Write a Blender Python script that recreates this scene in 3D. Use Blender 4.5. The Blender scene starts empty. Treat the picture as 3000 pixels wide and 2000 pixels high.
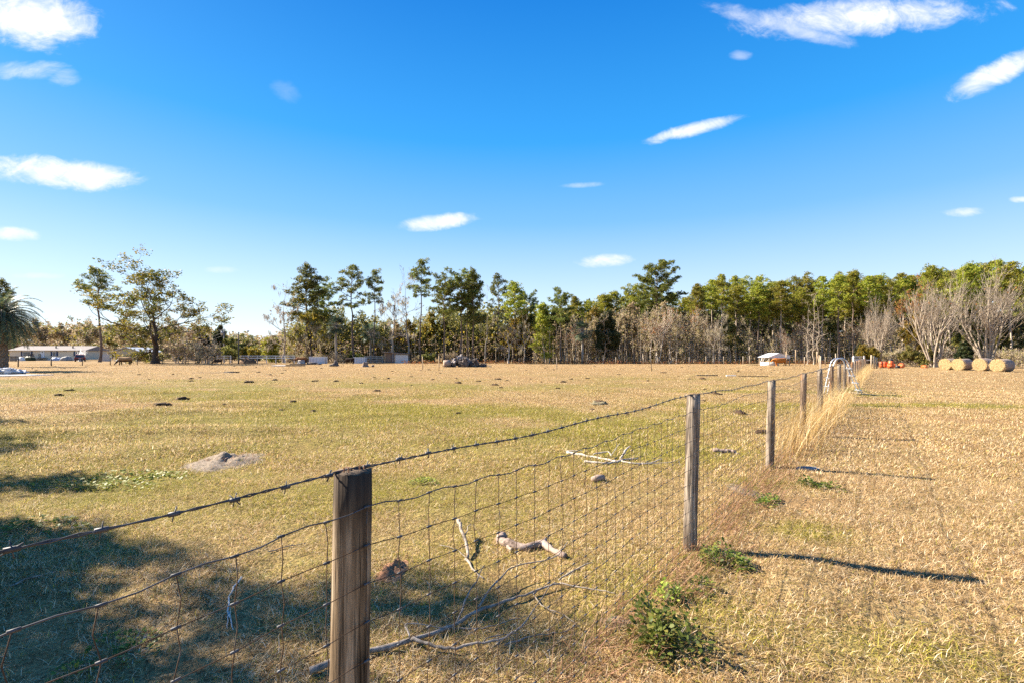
import bpy, math, random
import numpy as np
from mathutils import Vector, Matrix, noise as mnoise

sc = bpy.context.scene
R = math.radians
# ------------------------------------------------------------------ camera
F = 1417.0            # focal length in photo pixels (3000 wide)
CAMZ = 1.6
HOR = 1040.0
cam = bpy.data.cameras.new('camera')
cam.sensor_width = 36.0
cam.lens = 36.0 * F / 3000.0
cam.shift_y = 40.0 / 3000.0
cam.clip_start = 0.05
cam.clip_end = 6000
co = bpy.data.objects.new('camera', cam)
sc.collection.objects.link(co)
co.location = (0, 0, CAMZ)
co.rotation_euler = (R(90), 0, 0)
sc.camera = co
sc.view_settings.view_transform = 'Standard'
sc.view_settings.look = 'None'
sc.view_settings.gamma = 1.0
sc.view_settings.exposure = 1.85
sc.cycles.max_bounces = 6
sc.cycles.use_denoising = False
sc.cycles.diffuse_bounces = 3
sc.cycles.transmission_bounces = 4
sc.cycles.transparent_max_bounces = 16
# ------------------------------------------------------------------ sun
SUN_EL = R(34)
SUN_TO = Vector((-0.945, 0.327, 0)).normalized()      # horizontal direction towards the sun
sd = Vector((SUN_TO.x * math.cos(SUN_EL), SUN_TO.y * math.cos(SUN_EL), math.sin(SUN_EL)))
sl = bpy.data.lights.new('sun', 'SUN')
sl.energy = 5.0
sl.angle = R(0.5)
sl.color = (1.0, 0.90, 0.76)
so = bpy.data.objects.new('sun', sl)
sc.collection.objects.link(so)
so.rotation_euler = sd.to_track_quat('Z', 'Y').to_euler()
so.location = (-60, 20, 60)

# ------------------------------------------------------------------ node helper
class NT:
    def __init__(s, tree):
        s.t = tree
        tree.nodes.clear()
    def n(s, typ, **kw):
        nd = s.t.nodes.new(typ)
        for k, v in kw.items():
            setattr(nd, k, v)
        return nd
    def put(s, sock, v):
        if isinstance(v, bpy.types.NodeSocket):
            s.t.links.new(v, sock)
        elif v is not None:
            if hasattr(sock.default_value, '__len__') and not hasattr(v, '__len__'):
                v = [v] * len(sock.default_value)
            elif hasattr(v, '__len__') and hasattr(sock.default_value, '__len__') and len(v) < len(sock.default_value):
                v = tuple(v) + (1,)
            sock.default_value = v
    def math(s, op, a, b=None, c=None, clamp=False):
        nd = s.n('ShaderNodeMath', operation=op, use_clamp=clamp)
        s.put(nd.inputs[0], a); s.put(nd.inputs[1], b); s.put(nd.inputs[2], c)
        return nd.outputs[0]
    def vmath(s, op, a, b=None):
        nd = s.n('ShaderNodeVectorMath', operation=op)
        s.put(nd.inputs[0], a)
        if b is not None: s.put(nd.inputs[1], b)
        return nd.outputs['Value'] if op in ('DOT_PRODUCT', 'LENGTH') else nd.outputs[0]
    def mix(s, f, a, b, blend='MIX'):
        nd = s.n('ShaderNodeMix', data_type='RGBA', blend_type=blend)
        s.put(nd.inputs[0], f); s.put(nd.inputs[6], a); s.put(nd.inputs[7], b)
        return nd.outputs[2]
    def noise(s, vec, scale, detail=3, rough=0.55, dist=0.0, col=False):
        nd = s.n('ShaderNodeTexNoise')
        s.put(nd.inputs['Vector'], vec)
        nd.inputs['Scale'].default_value = scale
        nd.inputs['Detail'].default_value = detail
        nd.inputs['Roughness'].default_value = rough
        nd.inputs['Distortion'].default_value = dist
        return nd.outputs['Color' if col else 'Fac']
    def ramp(s, f, stops, interp='LINEAR'):
        nd = s.n('ShaderNodeValToRGB')
        nd.color_ramp.interpolation = interp
        e = nd.color_ramp.elements
        while len(e) < len(stops): e.new(0.5)
        for i, (p, c) in enumerate(stops):
            e[i].position = p
            e[i].color = (c, c, c, 1) if not hasattr(c, '__len__') else (*c, 1)
        s.put(nd.inputs[0], f)
        return nd.outputs[0]
    def maprange(s, v, a, b, c=0.0, d=1.0, smooth=True):
        nd = s.n('ShaderNodeMapRange', interpolation_type='SMOOTHSTEP' if smooth else 'LINEAR')
        s.put(nd.inputs[0], v)
        for i, x in enumerate((a, b, c, d)): s.put(nd.inputs[1 + i], x)
        return nd.outputs[0]

# ------------------------------------------------------------------ sky
world = bpy.data.worlds.new('World')
sc.world = world
world.use_nodes = True
W = NT(world.node_tree)
sky = W.n('ShaderNodeTexSky', sky_type='NISHITA', sun_disc=False)
sky.sun_elevation = SUN_EL
sky.sun_rotation = math.atan2(SUN_TO.x, SUN_TO.y)
sky.altitude = 0
sky.air_density = 1.0
sky.dust_density = 0.35
sky.ozone_density = 2.5
gm = W.n('ShaderNodeGamma'); gm.inputs[1].default_value = 1.0
W.put(gm.inputs[0], sky.outputs[0])
hs = W.n('ShaderNodeHueSaturation')
hs.inputs['Saturation'].default_value = 1.25
hs.inputs['Value'].default_value = 1.0
W.put(hs.inputs['Color'], gm.outputs[0])
geo = W.n('ShaderNodeTexCoord')
dirv = geo.outputs['Generated']
sep = W.n('ShaderNodeSeparateXYZ'); W.put(sep.inputs[0], dirv)
dy = W.math('MAXIMUM', sep.outputs[1], 0.02)
U = W.math('DIVIDE', sep.outputs[0], dy)
V = W.math('DIVIDE', sep.outputs[2], dy)
cmb = W.n('ShaderNodeCombineXYZ'); W.put(cmb.inputs[0], U); W.put(cmb.inputs[1], W.math('MULTIPLY', V, 1.7))
w1 = W.noise(cmb.outputs[0], 5.5, 8, 0.66, 0.8)
w2 = W.noise(cmb.outputs[0], 17.0, 8, 0.68, 1.0)
front = W.math('GREATER_THAN', sep.outputs[1], 0.03)
# clouds: photo centre x, y, half width, half height, tilt (deg), strength, softness
CL = [(60, 35, 260, 130, -12, 1.15, 1.0), (70, 205, 170, 40, 0, .62, 1.2), (190, 225, 60, 40, 0, .5, 1.2),
      (150, 505, 280, 60, -5, 1.1, .9), (30, 685, 110, 30, -4, .95, 1.0),
      (1290, 650, 140, 32, 6, 1.0, .9), (1770, 765, 100, 26, 4, 1.0, .9), (2030, 380, 170, 26, 14, .95, 1.0),
      (2530, 50, 420, 75, 3, 1.12, 1.1), (2300, 75, 260, 40, -14, .72, 1.3), (2920, 215, 190, 48, 27, .98, 1.1),
      (2832, 622, 75, 20, 2, .75, 1.1), (2990, 585, 45, 14, 0, .8, 1.0), (840, 270, 60, 40, -30, .17, 1.8),
      (1700, 543, 80, 12, 3, .42, 1.4), (110, 808, 90, 14, 0, .42, 1.3), (2170, 163, 40, 20, 0, .35, 1.3), (650, 790, 60, 14, 0, .3, 1.3)]
total = None
warp = W.math('ADD', W.math('MULTIPLY', W.math('SUBTRACT', w1, 0.5), 2.6), W.math('MULTIPLY', W.math('SUBTRACT', w2, 0.5), 1.5))
for (cx, cy, a, b, tl, st, sf) in CL:
    u0 = (cx - 1500) / F; v0 = (HOR - cy) / F; a *= .9 / F; b *= .8 / F
    ct, sn = math.cos(R(tl)), math.sin(R(tl))
    du = W.math('SUBTRACT', U, u0); dv = W.math('SUBTRACT', V, v0)
    p = W.math('MULTIPLY_ADD', du, ct / a, W.math('MULTIPLY', dv, sn / a))
    q = W.math('MULTIPLY_ADD', dv, ct / b, W.math('MULTIPLY', du, -sn / b))
    r2 = W.math('MULTIPLY_ADD', p, p, W.math('MULTIPLY', q, q))
    m = W.math('ADD', W.math('SUBTRACT', 1.0, r2), warp)
    m = W.maprange(m, -0.15, 0.70 + 0.75 * sf, 0.0, min(1.15, st * 1.08))
    total = m if total is None else W.math('MAXIMUM', total, m)
cm = W.math('MULTIPLY', total, front, clamp=True)
# the air's own colour by height above the horizon, blended with the sky model
elv = W.math('MAXIMUM', sep.outputs[2], 0.0)
air = W.ramp(elv, [(0.0, (.93, .97, 1.0)), (.05, (.76, .89, 1.0)), (.13, (.56, .75, .98)), (.26, (.20, .50, .93)), (.40, (.034, .355, .88)), (.60, (.005, .20, .68)), (1.0, (.005, .10, .45))])
air = W.mix(1.0, air, (6.5, 6.5, 6.5), 'MULTIPLY')
base = W.mix(0.85, hs.outputs[0], air)
skyc = W.mix(cm, base, (6.1, 6.15, 6.3))
bg = W.n('ShaderNodeBackground'); bg.inputs[1].default_value = 0.0525
W.put(bg.inputs[0], skyc)
wo = W.n('ShaderNodeOutputWorld'); W.put(wo.inputs[0], bg.outputs[0])

# ------------------------------------------------------------------ builders
def rnd(seed): return random.Random(seed)
class MB:
    def __init__(s): s.v = []; s.f = []; s.m = []
    def add(s, vs, fs, mi=0):
        o = len(s.v)
        s.v.extend([tuple(p) for p in vs]); s.f.extend([tuple(i + o for i in f) for f in fs]); s.m.extend([mi] * len(fs))
    def tube(s, pts, rad, n=6, mi=0, cap=True):
        pts = [Vector(p) for p in pts]
        if not hasattr(rad, '__len__'): rad = [rad] * len(pts)
        o = len(s.v); k = len(pts)
        ref = None
        for i, p in enumerate(pts):
            t = (pts[min(i + 1, k - 1)] - pts[max(i - 1, 0)])
            if t.length < 1e-9: t = Vector((0, 0, 1))
            t.normalize()
            if ref is None:
                ref = t.cross(Vector((0.31, 0.2, 0.93)) if abs(t.z) < 0.8 else Vector((1, 0.1, 0)))
            a = ref - t * ref.dot(t)
            if a.length < 1e-6: a = t.orthogonal()
            a.normalize(); b = t.cross(a); ref = a
            for j in range(n):
                c, d = math.cos(2 * math.pi * j / n) * rad[i], math.sin(2 * math.pi * j / n) * rad[i]
                s.v.append((p.x + a.x * c + b.x * d, p.y + a.y * c + b.y * d, p.z + a.z * c + b.z * d))
        for i in range(k - 1):
            for j in range(n):
                j2 = (j + 1) % n
                s.f.append((o + i * n + j, o + i * n + j2, o + (i + 1) * n + j2, o + (i + 1) * n + j))
        nf = (k - 1) * n
        if cap and n > 2:
            s.f.append(tuple(o + j for j in range(n))[::-1]); s.f.append(tuple(o + (k - 1) * n + j for j in range(n))); nf += 2
        s.m.extend([mi] * nf)
    def box(s, c, d, rz=0, mi=0):
        x, y, z = d[0] / 2, d[1] / 2, d[2] / 2
        M = Matrix.Rotation(rz, 3, 'Z'); c = Vector(c)
        vs = [c + M @ Vector((i * x, j * y, k * z)) for k in (-1, 1) for j in (-1, 1) for i in (-1, 1)]
        s.add(vs, [(0, 2, 3, 1), (4, 5, 7, 6), (0, 1, 5, 4), (2, 6, 7, 3), (0, 4, 6, 2), (1, 3, 7, 5)], mi)
    def beam(s, a, b, w, h, mi=0):
        a, b = Vector(a), Vector(b); t = (b - a).normalized()
        sd_ = t.cross(Vector((0, 0, 1)))
        if sd_.length < 1e-4: sd_ = Vector((1, 0, 0))
        sd_.normalize(); up = sd_.cross(t)
        vs = [p + sd_ * i * w / 2 + up * k * h / 2 for p in (a, b) for k in (-1, 1) for i in (-1, 1)]
        s.add(vs, [(0, 1, 3, 2), (4, 6, 7, 5), (0, 4, 5, 1), (2, 3, 7, 6), (0, 2, 6, 4), (1, 5, 7, 3)], mi)
    def prism(s, poly, y0, y1, mi=0):          # polygon in x,z extruded along y
        n = len(poly)
        s.add([(p[0], y0, p[1]) for p in poly] + [(p[0], y1, p[1]) for p in poly],
              [tuple(range(n)), tuple(range(2 * n - 1, n - 1, -1))] + [(i, n + i, n + (i + 1) % n, (i + 1) % n) for i in range(n)], mi)
    def lathe(s, prof, n=16, mi=0, M=None):
        vs = []
        for r, z in prof:
            for j in range(n):
                a = 2 * math.pi * j / n
                vs.append(Vector((r * math.cos(a), r * math.sin(a), z)))
        if M is not None: vs = [M @ v for v in vs]
        k = len(prof)
        fs = [(i * n + j, i * n + (j + 1) % n, (i + 1) * n + (j + 1) % n, (i + 1) * n + j) for i in range(k - 1) for j in range(n)]
        fs += [tuple(range(n))[::-1], tuple((k - 1) * n + j for j in range(n))]
        s.add(vs, fs, mi)
    def blob(s, c, rad, seed=0, amp=0.35, freq=1.6, u=12, v=8, mi=0, flat=None):
        c = Vector(c); vs = []; off = Vector((seed * 7.31, seed * 3.7, seed * 1.9))
        for i in range(v + 1):
            th = math.pi * i / v
            for j in range(u):
                ph = 2 * math.pi * j / u
                d = Vector((math.sin(th) * math.cos(ph), math.sin(th) * math.sin(ph), math.cos(th)))
                k = 1 + amp * mnoise.noise(d * freq + off) + amp * .5 * mnoise.noise(d * freq * 2.7 + off)
                p = Vector((d.x * rad[0] * k, d.y * rad[1] * k, d.z * rad[2] * k))
                if flat is not None: p.z = max(p.z, flat)
                vs.append(c + p)
        fs = [(i * u + j, i * u + (j + 1) % u, (i + 1) * u + (j + 1) % u, (i + 1) * u + j)[::-1] for i in range(v) for j in range(u)]
        s.add(vs, fs, mi)
    def mesh(s, name, mats, smooth=False):
        me = bpy.data.meshes.new(name)
        me.from_pydata(s.v, [], s.f)
        for m in (mats if isinstance(mats, (list, tuple)) else [mats]): me.materials.append(m)
        if any(s.m): me.polygons.foreach_set('material_index', s.m)
        if smooth: me.polygons.foreach_set('use_smooth', [True] * len(s.f))
        me.update()
        return me
    def build(s, name, mats, parent=None, smooth=False):
        return link(name, s.mesh(name, mats, smooth), parent)
def link(name, me, parent=None):
    o = bpy.data.objects.new(name, me)
    sc.collection.objects.link(o)
    if parent is not None: o.parent = parent
    return o
def npmesh(name, Vv, faces, mat, smooth=False):
    """faces: (m,k) int array"""
    me = bpy.data.meshes.new(name)
    m, k = faces.shape
    me.vertices.add(len(Vv)); me.vertices.foreach_set('co', np.asarray(Vv, np.float32).ravel())
    me.loops.add(m * k); me.loops.foreach_set('vertex_index', faces.astype(np.int32).ravel())
    me.polygons.add(m); me.polygons.foreach_set('loop_start', np.arange(0, m * k, k, dtype=np.int32))
    if smooth: me.polygons.foreach_set('use_smooth', np.ones(m, bool))
    if mat is not None: me.materials.append(mat)
    me.update(calc_edges=True); me.validate()
    return me
def thing(name, label, cat, loc=(0, 0, 0), rz=0.0, group=None):
    o = bpy.data.objects.new(name, None)
    o.empty_display_size = 0.3
    sc.collection.objects.link(o)
    o.location = loc; o.rotation_euler = (0, 0, rz)
    return tag(o, label, cat, group)
def tag(o, label, cat, group=None, kind=None):
    if label: o['label'] = label
    if cat: o['category'] = cat
    if group: o['group'] = group
    if kind: o['kind'] = kind
    return o
def X(px, d): return (px - 1500.0) / F * d
def Z(py, d): return CAMZ - (py - HOR) * d / F
def D(py): return F * CAMZ / (py - HOR)

# ------------------------------------------------------------------ materials
MATS = {}
def principled(nt, col, rough=0.85, spec=0.2, metal=0.0, bump=None, bstr=0.3, bdist=0.02):
    b = nt.n('ShaderNodeBsdfPrincipled')
    nt.put(b.inputs['Base Color'], col)
    nt.put(b.inputs['Roughness'], rough)
    b.inputs['Specular IOR Level'].default_value = spec
    b.inputs['Metallic'].default_value = metal
    if bump is not None:
        bp = nt.n('ShaderNodeBump'); bp.inputs['Strength'].default_value = bstr; bp.inputs['Distance'].default_value = bdist
        nt.put(bp.inputs['Height'], bump); nt.put(b.inputs['Normal'], bp.outputs[0])
    return b
def newmat(name):
    m = bpy.data.materials.new(name); m.use_nodes = True
    return m, NT(m.node_tree)
def out(nt, sh):
    o = nt.n('ShaderNodeOutputMaterial'); nt.put(o.inputs[0], sh.outputs[0] if hasattr(sh, 'outputs') else sh)
def mottled(name, c1, c2, scale=6.0, rough=0.85, stretch=(1, 1, 1), metal=0.0, spec=0.2, bump=0.3, bdist=0.02, c3=None, sc3=1.5):
    if name in MATS: return MATS[name]
    m, nt = newmat(name)
    tc = nt.n('ShaderNodeTexCoord')
    v = nt.vmath('MULTIPLY', tc.outputs['Object'], stretch)
    f = nt.noise(v, scale, 6, 0.65)
    col = nt.ramp(f, [(0.3, c1), (0.7, c2)])
    if c3 is not None:
        f3 = nt.noise(v, scale * sc3, 4, 0.6)
        col = nt.mix(nt.maprange(f3, 0.5, 0.68), col, c3)
    oi = nt.n('ShaderNodeObjectInfo')
    col = nt.mix(1.0, col, nt.ramp(oi.outputs['Random'], [(0, .85), (1, 1.12)]), 'MULTIPLY')
    out(nt, principled(nt, col, rough, spec, metal, f if bump else None, bump, bdist))
    MATS[name] = m
    return m
def leafmat(name, c1, c2, c3=None, trans=0.4, p3=0.12, sp=0.25, patch=None, pscale=0.35):
    """leaf colours differ leaf by leaf (island) and tree by tree"""
    m, nt = newmat(name)
    g = nt.n('ShaderNodeNewGeometry'); oi = nt.n('ShaderNodeObjectInfo')
    rpi = g.outputs['Random Per Island']
    col = nt.mix(nt.maprange(rpi, 0, 1, 0, 1, False), c1, c2)
    if c3 is not None:
        col = nt.mix(nt.math('LESS_THAN', nt.math('FRACT', nt.math('MULTIPLY', rpi, 7.77)), p3), col, c3)
    if patch is not None:
        tc = nt.n('ShaderNodeTexCoord')
        f = nt.noise(nt.vmath('ADD', tc.outputs['Object'], oi.outputs['Location']), pscale, 2)
        col = nt.mix(nt.maprange(f, 0.48, 0.66), col, patch)
    h = nt.n('ShaderNodeHueSaturation')
    nt.put(h.inputs['Hue'], nt.math('MULTIPLY_ADD', oi.outputs['Random'], 0.04, 0.466))
    nt.put(h.inputs['Value'], nt.math('MULTIPLY_ADD', oi.outputs['Random'], 0.5, 0.75))
    nt.put(h.inputs['Color'], col)
    b = principled(nt, h.outputs[0], 0.55, sp)
    t = nt.n('ShaderNodeBsdfTranslucent'); nt.put(t.inputs[0], h.outputs[0])
    mx = nt.n('ShaderNodeMixShader'); mx.inputs[0].default_value = trans
    nt.put(mx.inputs[1], b.outputs[0]); nt.put(mx.inputs[2], t.outputs[0])
    out(nt, mx)
    MATS[name] = m
    return m
bark_pine = mottled('pine_bark', (.075, .055, .042), (.22, .16, .125), 3.0, .95, (1, 1, .35), bump=.6, bdist=.05)
bark_grey = mottled('grey_bark', (.16, .135, .11), (.36, .32, .27), 3.0, .95, (1, 1, .4), bump=.5, bdist=.04)
bark_pale = mottled('pale_bark', (.25, .195, .14), (.50, .42, .325), 2.5, .9, (1, 1, .4), bump=.3, bdist=.03)
bark_dark = mottled('dark_bark', (.03, .024, .02), (.11, .085, .065), 3.0, .95, (1, 1, .4), bump=.6, bdist=.05)
bark_tan = mottled('tan_bark', (.28, .22, .165), (.54, .45, .35), 3.0, .95, (1, 1, .4), bump=.4, bdist=.03)
needles = leafmat('pine_needles', (.06, .09, .018), (.155, .19, .034), (.30, .29, .06), .45, .2)  # darker copy: backlit tone of the left-hand pines put into the green
needles_bright = leafmat('young_and_sunlit_pine_needles', (.125, .165, .015), (.27, .295, .03), (.42, .39, .06), .45, .28)  # brighter copy: sunlit yellow-green of right-hand pines put into the colour; young pines too
oak_leaf = leafmat('oak_leaves', (.05, .075, .016), (.14, .165, .03), (.30, .26, .04), .5, .2, patch=(.30, .27, .03), pscale=.22)
yellow_leaf = leafmat('yellow_leaves', (.17, .155, .022), (.38, .29, .035), (.10, .11, .02), .5, .3)
olive_leaf = leafmat('olive_leaves', (.075, .095, .022), (.22, .22, .055), (.40, .35, .09), .45, .2)
tan_leaf = leafmat('tan_leaves', (.27, .205, .11), (.50, .40, .23), (.24, .23, .07), .45, .3)
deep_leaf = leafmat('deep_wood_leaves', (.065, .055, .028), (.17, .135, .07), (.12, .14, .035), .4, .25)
dark_leaf = leafmat('dark_leaves', (.018, .030, .012), (.06, .075, .024), (.14, .14, .04), .3, .12)
rust_leaf = leafmat('rust_leaves', (.22, .10, .03), (.38, .19, .05), (.2, .16, .04), .45, .25)
palm_leaf = leafmat('palm_fronds', (.035, .06, .035), (.10, .135, .075), (.22, .22, .09), .3, .15)
palm_dark = leafmat('palm_fans', (.016, .03, .020), (.06, .085, .05), (.2, .16, .08), .25, .06)
moss_mat = leafmat('moss_strands', (.26, .22, .15), (.48, .42, .31), (.2, .18, .11), .4, .2)
twig_mat = mottled('twigs', (.36, .29, .22), (.60, .51, .40), 3, .95, bump=0)
twig_pale = mottled('pale_twigs', (.40, .34, .27), (.64, .56, .46), 3, .95, bump=0)
twig_dark = mottled('dark_twigs', (.10, .08, .06), (.24, .2, .155), 3, .95, bump=0)

# ------------------------------------------------------------------ foliage clouds (numpy)
def unit(rg, n):
    v = rg.normal(size=(n, 3)); return v / np.linalg.norm(v, axis=1)[:, None]
def needle_tris(cs, K, L, w, rg, up=.35):
    cs = np.repeat(np.asarray(cs, float), K, 0); n = len(cs)
    d = unit(rg, n); d[:, 2] = d[:, 2] * .8 + up; d /= np.linalg.norm(d, axis=1)[:, None]
    s = np.cross(d, unit(rg, n)); s /= np.linalg.norm(s, axis=1)[:, None] + 1e-9
    l = L * rg.uniform(.65, 1.2, (n, 1)); b = cs + d * l * .1 + rg.normal(0, .06, (n, 3))
    Vv = np.stack([b, b + d * l * .75 + s * w, b + d * l, b + d * l * .75 - s * w], 1).reshape(-1, 3)
    return Vv, np.arange(4 * n).reshape(-1, 4)
def leaf_quads(cs, K, spread, size, rg, flat=.0):
    cs = np.repeat(np.asarray(cs, float), K, 0); n = len(cs)
    sp = np.asarray(spread) if hasattr(spread, '__len__') else np.array([spread] * 3)
    off = unit(rg, n) * rg.uniform(0, 1, (n, 1)) ** .5 * sp
    c = cs + off
    a = unit(rg, n)
    nrm = unit(rg, n); nrm[:, 2] += flat
    b = np.cross(nrm, a); b /= np.linalg.norm(b, axis=1)[:, None] + 1e-9
    s = size * rg.uniform(.55, 1.3, (n, 1))
    Vv = np.stack([c - a * s, c + b * s * .55, c + a * s, c - b * s * .55], 1).reshape(-1, 3)
    return Vv, np.arange(4 * n).reshape(-1, 4)
def strands(cs, K, spread, L, w, rg):
    cs = np.repeat(np.asarray(cs, float), K, 0); n = len(cs)
    c = cs + rg.normal(0, spread, (n, 3)); l = L * rg.uniform(.3, 1.25, n)
    a = rg.uniform(0, 6.28, n); s = np.stack([np.cos(a), np.sin(a), a * 0], 1) * w * rg.uniform(.5, 1.2, (n, 1))
    d = np.stack([rg.normal(0, .06, n), rg.normal(0, .06, n), -l], 1)
    Vv = np.stack([c - s * .5, c + s * .5, c + d * .55 + s * .6, c + d, c + d * .55 - s * .6], 1).reshape(-1, 3)
    return Vv, np.arange(5 * n).reshape(-1, 5)

# ------------------------------------------------------------------ tree kinds (each a set of meshes shared by copies)
def wobble(rg, p, d, L, n, amp, curl=0.0):
    pts = [Vector(p)]; d = Vector(d).normalized()
    for i in range(n):
        d = (d + Vector((rg.gauss(0, amp), rg.gauss(0, amp), rg.gauss(0, amp) + curl))).normalized()
        pts.append(pts[-1] + d * (L / n))
    return pts
def grow(mb, rg, p, d, L, r, depth, P, tips, lvl=0):
    n = 4 if lvl < 2 else (3 if lvl < 3 else 2)
    pts = wobble(rg, p, d, L, n, P['wob'], P['curl'])
    r1 = r * P['taper'] if depth else r * .25
    mb.tube(pts, [r + (r1 - r) * i / n for i in range(n + 1)], 7 if lvl == 0 else (5 if lvl == 1 else 3), 0, False)
    if depth == 0:
        tips.append(tuple(pts[-1])); tips.append(tuple(pts[-2])); return
    k = P['kids'][min(lvl, len(P['kids']) - 1)]
    for i in range(k):
        t = P['from'] + (1 - P['from']) * (i + rg.random()) / k
        if i == k - 1: t = 1.0
        f = t * n; j = min(int(f), n - 1); q = pts[j].lerp(pts[j + 1], f - j)
        tan = (pts[j + 1] - pts[j]).normalized()
        side = tan.cross(Vector((rg.gauss(0, 1), rg.gauss(0, 1), rg.gauss(0, 1)))).normalized()
        ang = P['ang'] * rg.uniform(.6, 1.3) * (.45 if i == k - 1 else 1)
        nd = tan * math.cos(ang) + side * math.sin(ang)
        rr = r + (r1 - r) * t
        grow(mb, rg, q, nd, L * P['len'] * rg.uniform(.7, 1.25) * (1.1 - .3 * t), max(rr * P['rad'], P['rmin']), depth - 1, P, tips, lvl + 1)

def pine(seed, H=22.0, cb=.58, cw=3.4, nl=34, shape='round', r0=.24, K=9, lean=0.0, tuft=.36, subs=4, tw=.085):
    rg = rnd(seed); nr = np.random.default_rng(seed); mb = MB(); cs = []
    n = 14; x = y = 0.0; tp = []
    for i in range(n + 1):
        tp.append(Vector((x, y, H * .97 * i / n))); x += rg.gauss(0, .10) + lean; y += rg.gauss(0, .10)
    tr = [max(.03, r0 * (1 - (i / n)) ** .75) * (1.35 if i == 0 else 1) for i in range(n + 1)]
    mb.tube(tp, tr, 9, 0, False)
    def on(t):
        f = min(t * n, n - 1e-4); j = int(f); return tp[j].lerp(tp[j + 1], f - j)
    for i in range(nl):
        t = cb + (1 - cb) * (i + rg.random()) / nl
        u = (t - cb) / (1 - cb)
        if shape == 'round': sh = (0.45 + .75 * math.sin(math.pi * min(1, .15 + u * .95))) * (1 - .35 * u)
        elif shape == 'umbrella': sh = .3 + .95 * math.sin(math.pi * (.12 + .62 * u))
        elif shape == 'cone': sh = (1.05 - .92 * u)
        else: sh = .55 + .6 * math.sin(math.pi * (u * 2.6 % 1.0)) * (1 - .2 * u)
        L = cw * sh * rg.uniform(.55, 1.15)
        az = i * 2.39996 + rg.uniform(-.5, .5)
        el = -.12 + (.62 if shape in ('umbrella', 'layers') else .85) * u ** 1.3 + rg.gauss(0, .14) + (.1 if shape == 'umbrella' else 0)
        d = Vector((math.cos(az) * math.cos(el), math.sin(az) * math.cos(el), math.sin(el)))
        pts = wobble(rg, on(t), d, L, 4, .12, .07)
        rl = min(.10, .022 + .02 * L)
        mb.tube(pts, [rl, rl * .8, rl * .6, rl * .4, rl * .2], 4, 0, False)
        ns = max(2, int(subs * L / 2.2))
        for k in range(ns):
            s = .4 + .6 * (k + rg.random()) / ns
            f = s * 4; j = min(int(f), 3); q = pts[j].lerp(pts[j + 1], f - j)
            dd = Vector((rg.gauss(0, 1), rg.gauss(0, 1), rg.gauss(.35, .45))).normalized()
            tip = q + dd * rg.uniform(.3, .8)
            mb.tube([q, q.lerp(tip, .6), tip], [.02, .015, .008], 3, 0, False)
            for m_ in range(rg.randint(5, 8)):
                cs.append(tip + Vector((rg.gauss(0, .34), rg.gauss(0, .34), rg.gauss(.06, .17))))
        for m_ in range(3): cs.append(pts[-1] + Vector((rg.gauss(0, .2), rg.gauss(0, .2), rg.gauss(.1, .15))))
    for i in range(rg.randint(2, 5)):         # dead stubs below the crown
        t = rg.uniform(cb * .55, cb); az = rg.uniform(0, 6.28)
        pts = wobble(rg, on(t), (math.cos(az), math.sin(az), rg.uniform(-.2, .3)), rg.uniform(.6, 1.8), 3, .15)
        mb.tube(pts, [.035, .025, .018, .008], 3, 0, False)
    Vv, Fc = needle_tris([tuple(c) for c in cs], K, tuft, tw, nr)
    return (mb, [('crown', Vv, Fc)], H)

def decid(seed, H=16.0, r0=.28, P=None, depth=4, first=.32, limbs=6, spread=.8, K=4, leaf=.22, cl=.6, leafy=1.0, moss=0, base_lean=0.0, stems=1, mossL=1.1, lowmoss=False):
    P = {**dict(wob=.13, curl=.03, taper=.45, kids=(5, 4, 3, 2), ang=.75, len=.55, rad=.6, rmin=.012), 'from': .35, **(P or {})}
    rg = rnd(seed); nr = np.random.default_rng(seed); mb = MB(); tips = []
    if stems == 1:
        n = 10; x = y = 0.0; tp = []
        for i in range(n + 1):
            tp.append(Vector((x, y, H * .72 * i / n))); x += rg.gauss(0, .18) + base_lean; y += rg.gauss(0, .18)
        tr = [max(.04, r0 * (1 - .82 * i / n)) * (1.5 if i == 0 else 1) for i in range(n + 1)]
        mb.tube(tp, tr, 9, 0, False)
        for i in range(limbs):
            t = first + (1 - first) * (i + rg.random() * .6) / limbs
            f = min(t * n, n - 1e-3); j = int(f); q = tp[j].lerp(tp[j + 1], f - j)
            az = i * 2.4 + rg.uniform(-.5, .5); el = rg.uniform(.15, .6) + .8 * (t - first)
            d = (math.cos(az) * math.cos(el), math.sin(az) * math.cos(el), math.sin(el))
            grow(mb, rg, q, d, H * .30 * spread * rg.uniform(.75, 1.2) * (1.15 - .4 * t), tr[j] * .55, depth - 1, P, tips, 1)
        grow(mb, rg, tp[-1], (rg.gauss(0, .2), rg.gauss(0, .2), 1), H * .28, tr[-1], depth - 1, P, tips, 1)
    else:
        for i in range(stems):
            az = i * 2.4 + rg.uniform(-.4, .4); ln = spread * rg.uniform(.08, .55)
            b = Vector((math.cos(az) * rg.uniform(.05, .6), math.sin(az) * rg.uniform(.05, .6), -.05))
            grow(mb, rg, b, (math.cos(az) * ln, math.sin(az) * ln, 1), H * .58 * rg.uniform(.75, 1.15), r0 * rg.uniform(.6, 1.1), depth, P, tips, 0)
    ex = []
    if leafy > 0 and tips:
        ch = [t for t in tips if rg.random() < leafy]
        Vv, Fc = leaf_quads(ch, K, cl, leaf, nr); ex.append(('crown', Vv, Fc))
    if moss:
        zt = sorted(tips, key=lambda t: t[2])[: int(len(tips) * (.6 if lowmoss else 1))]
        ch = [rg.choice(zt) for _ in range(moss)]
        Vv, Fc = strands(ch, 9, .22, mossL, .09, nr); ex.append(('moss_foliage', Vv, Fc))
    return (mb, ex, H)

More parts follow.
